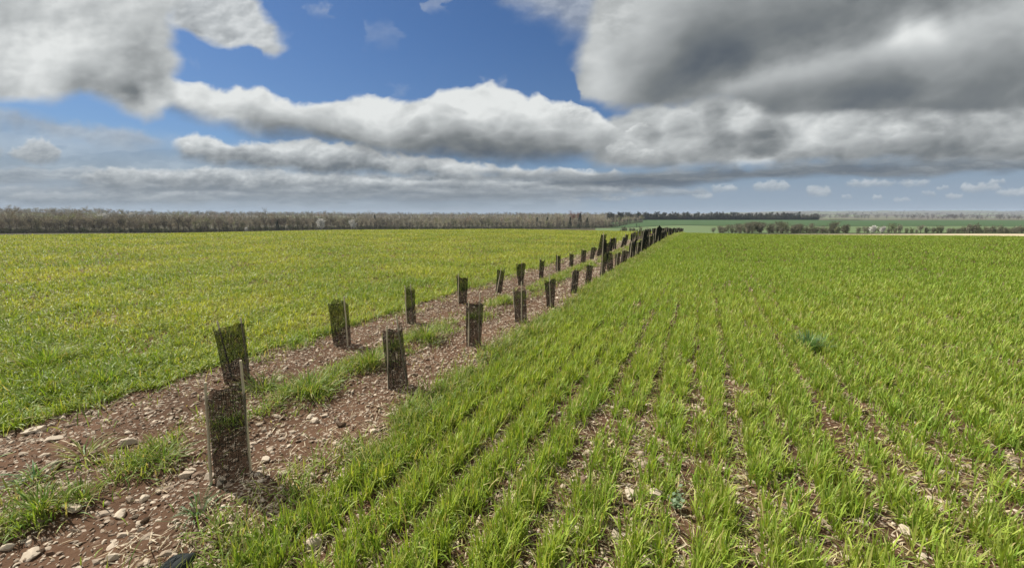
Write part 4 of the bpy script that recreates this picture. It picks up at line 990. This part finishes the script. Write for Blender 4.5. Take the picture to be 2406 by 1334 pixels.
    layer(404, [(380, -3000), (700, -3000)], [(380, 50), (410, 72), (450, 88), (500, 105), (550, 116), (590, 112), (615, 134), (650, 142), (700, 140)], 130, 20, 18, 16, .72, .78, 1, lump=.08, a=.95, xl=[(-3000, 480), (-100, 440), (0, 418), (80, 402), (200, 400)], xr=[(-3000, 560), (-200, 560), (0, 602), (40, 630), (80, 642), (120, 660), (160, 650)], sx=18, strokes=((430, 40, 460, 80, 40, 30, -.22), (520, 70, 560, 80, 40, 20, -.10), (600, 100, 640, 130, 30, 20, -.08)))
    # wisps in the blue
    for i, (x0, x1, y0, y1, aa) in enumerate(((722, 785, 8, 38, .30), (1000, 1062, -40, 22, .28), (850, 950, 55, 105, .13), (910, 970, 206, 222, .3), (1120, 1200, 190, 206, .5), (440, 480, 142, 154, .2), (560, 700, 75, 95, .12))):
        t, b = flat(x0, x1, y0, y1, 7, 8, 70 + i); layer(420 + i, t, b, 60, 22, 30, 34, .9, .8, 1, a=aa, puff=.3)
    # right-hand deck seen from below
    layer(440, [(1000, -3000), (6000, -3000)], [(1000, 40), (1300, 60), (1345, 180), (1365, 246), (1420, 262), (1500, 258), (1600, 256), (1680, 240), (1760, 236), (1800, 258), (1860, 275), (1980, 270), (2100, 276), (2200, 278), (2300, 268), (2406, 256), (2800, 240), (5000, 200)], 330, 26, 30, 20, .52, .46, 1, xl=[(-3000, 1500), (-400, 1440), (-60, 1400), (0, 1392), (60, 1385), (120, 1366), (170, 1350), (230, 1344), (300, 1350)], sx=20, nz=.085, ys=.55, rot=-.42, fine=.14, lump=.06,
          strokes=((1400, 60, 1400, 220, 60, 70, .26), (1440, -40, 1600, -60, 120, 150, .12), (1480, 130, 1520, 20, 80, 100, .10), (1540, 215, 1700, 130, 70, 90, -.20), (1640, 130, 2300, -60, 110, 170, -.24), (1500, 240, 1620, 225, 60, 40, -.08), (1720, 205, 2200, 80, 34, 46, .26), (2150, 80, 2600, -30, 60, 110, .30), (1760, 240, 2120, 205, 46, 60, -.20), (2000, 245, 2600, 170, 60, 90, -.22), (2150, 110, 2400, 90, 50, 60, .04), (1840, 262, 2000, 262, 40, 22, -.12), (2150, 268, 2500, 240, 30, 36, -.12), (1600, 190, 1750, 190, 50, 40, .05)))
    layer(444, [(1150, -3000), (1500, -3000)], [(1150, -20), (1180, 6), (1230, 30), (1280, 62), (1330, 95), (1400, 90), (1500, 90)], 140, 30, 30, 60, .6, .7, 1, a=.55, xl=[(-3000, 1300), (-200, 1200), (0, 1170), (100, 1260)], xr=[(-3000, 1500), (200, 1500)], sx=40, nz=.2)
    return col, alp
def sky_image():
    col, a2 = sky_arrays(); Hd, Wd = a2.shape
    img = bpy.data.images.new('cloud_field', Wd, Hd, alpha=True, float_buffer=True)
    img.colorspace_settings.name = 'Non-Color'; img.alpha_mode = 'CHANNEL_PACKED'
    px = np.ones((Hd, Wd, 4), np.float32); px[..., :3] = col; px[..., 3] = np.clip(a2, 0, 1)
    img.pixels.foreach_set(px.ravel()); img.update()
    try: img.pack()
    except Exception: pass
    return img
def world():
    w = bpy.data.worlds.new('World'); sc.world = w; w.use_nodes = True; nt = w.node_tree
    for n in list(nt.nodes): nt.nodes.remove(n)
    out = nt.nodes.new('ShaderNodeOutputWorld'); bg = nt.nodes.new('ShaderNodeBackground'); nt.links.new(bg.outputs[0], out.inputs[0])
    S = .10; bg.inputs[1].default_value = S
    sky = nt.nodes.new('ShaderNodeTexSky'); sky.sky_type = 'NISHITA'; sky.sun_disc = False
    sky.sun_elevation = R_(SUN_EL); sky.sun_rotation = R_(SUN_AZ); sky.air_density = 1.0; sky.dust_density = .6; sky.ozone_density = 2.5
    tc = nt.nodes.new('ShaderNodeTexCoord'); sep = nt.nodes.new('ShaderNodeSeparateXYZ'); nt.links.new(tc.outputs['Generated'], sep.inputs[0])
    u = mth(nt, 'MULTIPLY_ADD', mth(nt, 'ARCTAN2', sep.outputs[0], sep.outputs[1]), 1 / math.pi, .5)
    v = mth(nt, 'MULTIPLY_ADD', mth(nt, 'ARCSINE', sep.outputs[2]), 180 / math.pi / 72, 2 / 72.)
    v = mth(nt, 'MINIMUM', mth(nt, 'MAXIMUM', v, .002), .998)
    cb = nt.nodes.new('ShaderNodeCombineXYZ'); nt.links.new(u, cb.inputs[0]); nt.links.new(v, cb.inputs[1])
    im = nt.nodes.new('ShaderNodeTexImage'); im.image = sky_image(); im.extension = 'MIRROR'; nt.links.new(cb.outputs[0], im.inputs[0])
    sk = mixc(nt, 1, sky.outputs[0], SKYTINT, 'MULTIPLY')
    cl = mixc(nt, 1, im.outputs[0], (7.2, 7.3, 7.4), 'MULTIPLY')
    nt.links.new(mixc(nt, im.outputs[1], sk, cl), bg.inputs[0])
    w.cycles.sampling_method = 'MANUAL'; w.cycles.sample_map_resolution = 1024
SKYTINT = (.29, .41, .56)
world()
sd = bpy.data.lights.new('sun', 'SUN'); sd.energy = 5.0; sd.angle = R_(.53); sd.color = (1., .955, .88)
so = bpy.data.objects.new('sun', sd); C.objects.link(so)
dx, dy, dz = math.sin(R_(SUN_AZ)) * math.cos(R_(SUN_EL)), math.cos(R_(SUN_AZ)) * math.cos(R_(SUN_EL)), math.sin(R_(SUN_EL))
from mathutils import Vector
so.rotation_euler = Vector((-dx, -dy, -dz)).to_track_quat('-Z', 'Y').to_euler(); so.location = (dx * 60, dy * 60, dz * 60)

cam = bpy.data.cameras.new('camera'); cam.sensor_width = 36; cam.lens = 36 * F / 2406; cam.clip_start = .05; cam.clip_end = 40000
co = bpy.data.objects.new('camera', cam); C.objects.link(co); co.location = (0, 0, EYE); co.rotation_euler = (math.pi / 2 - TH, 0, 0)
sc.camera = co
sc.view_settings.view_transform = 'Standard'; sc.view_settings.look = 'None'; sc.view_settings.exposure = .44; sc.view_settings.gamma = 1
sc.cycles.max_bounces = 6; sc.cycles.diffuse_bounces = 2; sc.cycles.transmission_bounces = 4; sc.cycles.volume_bounces = 0
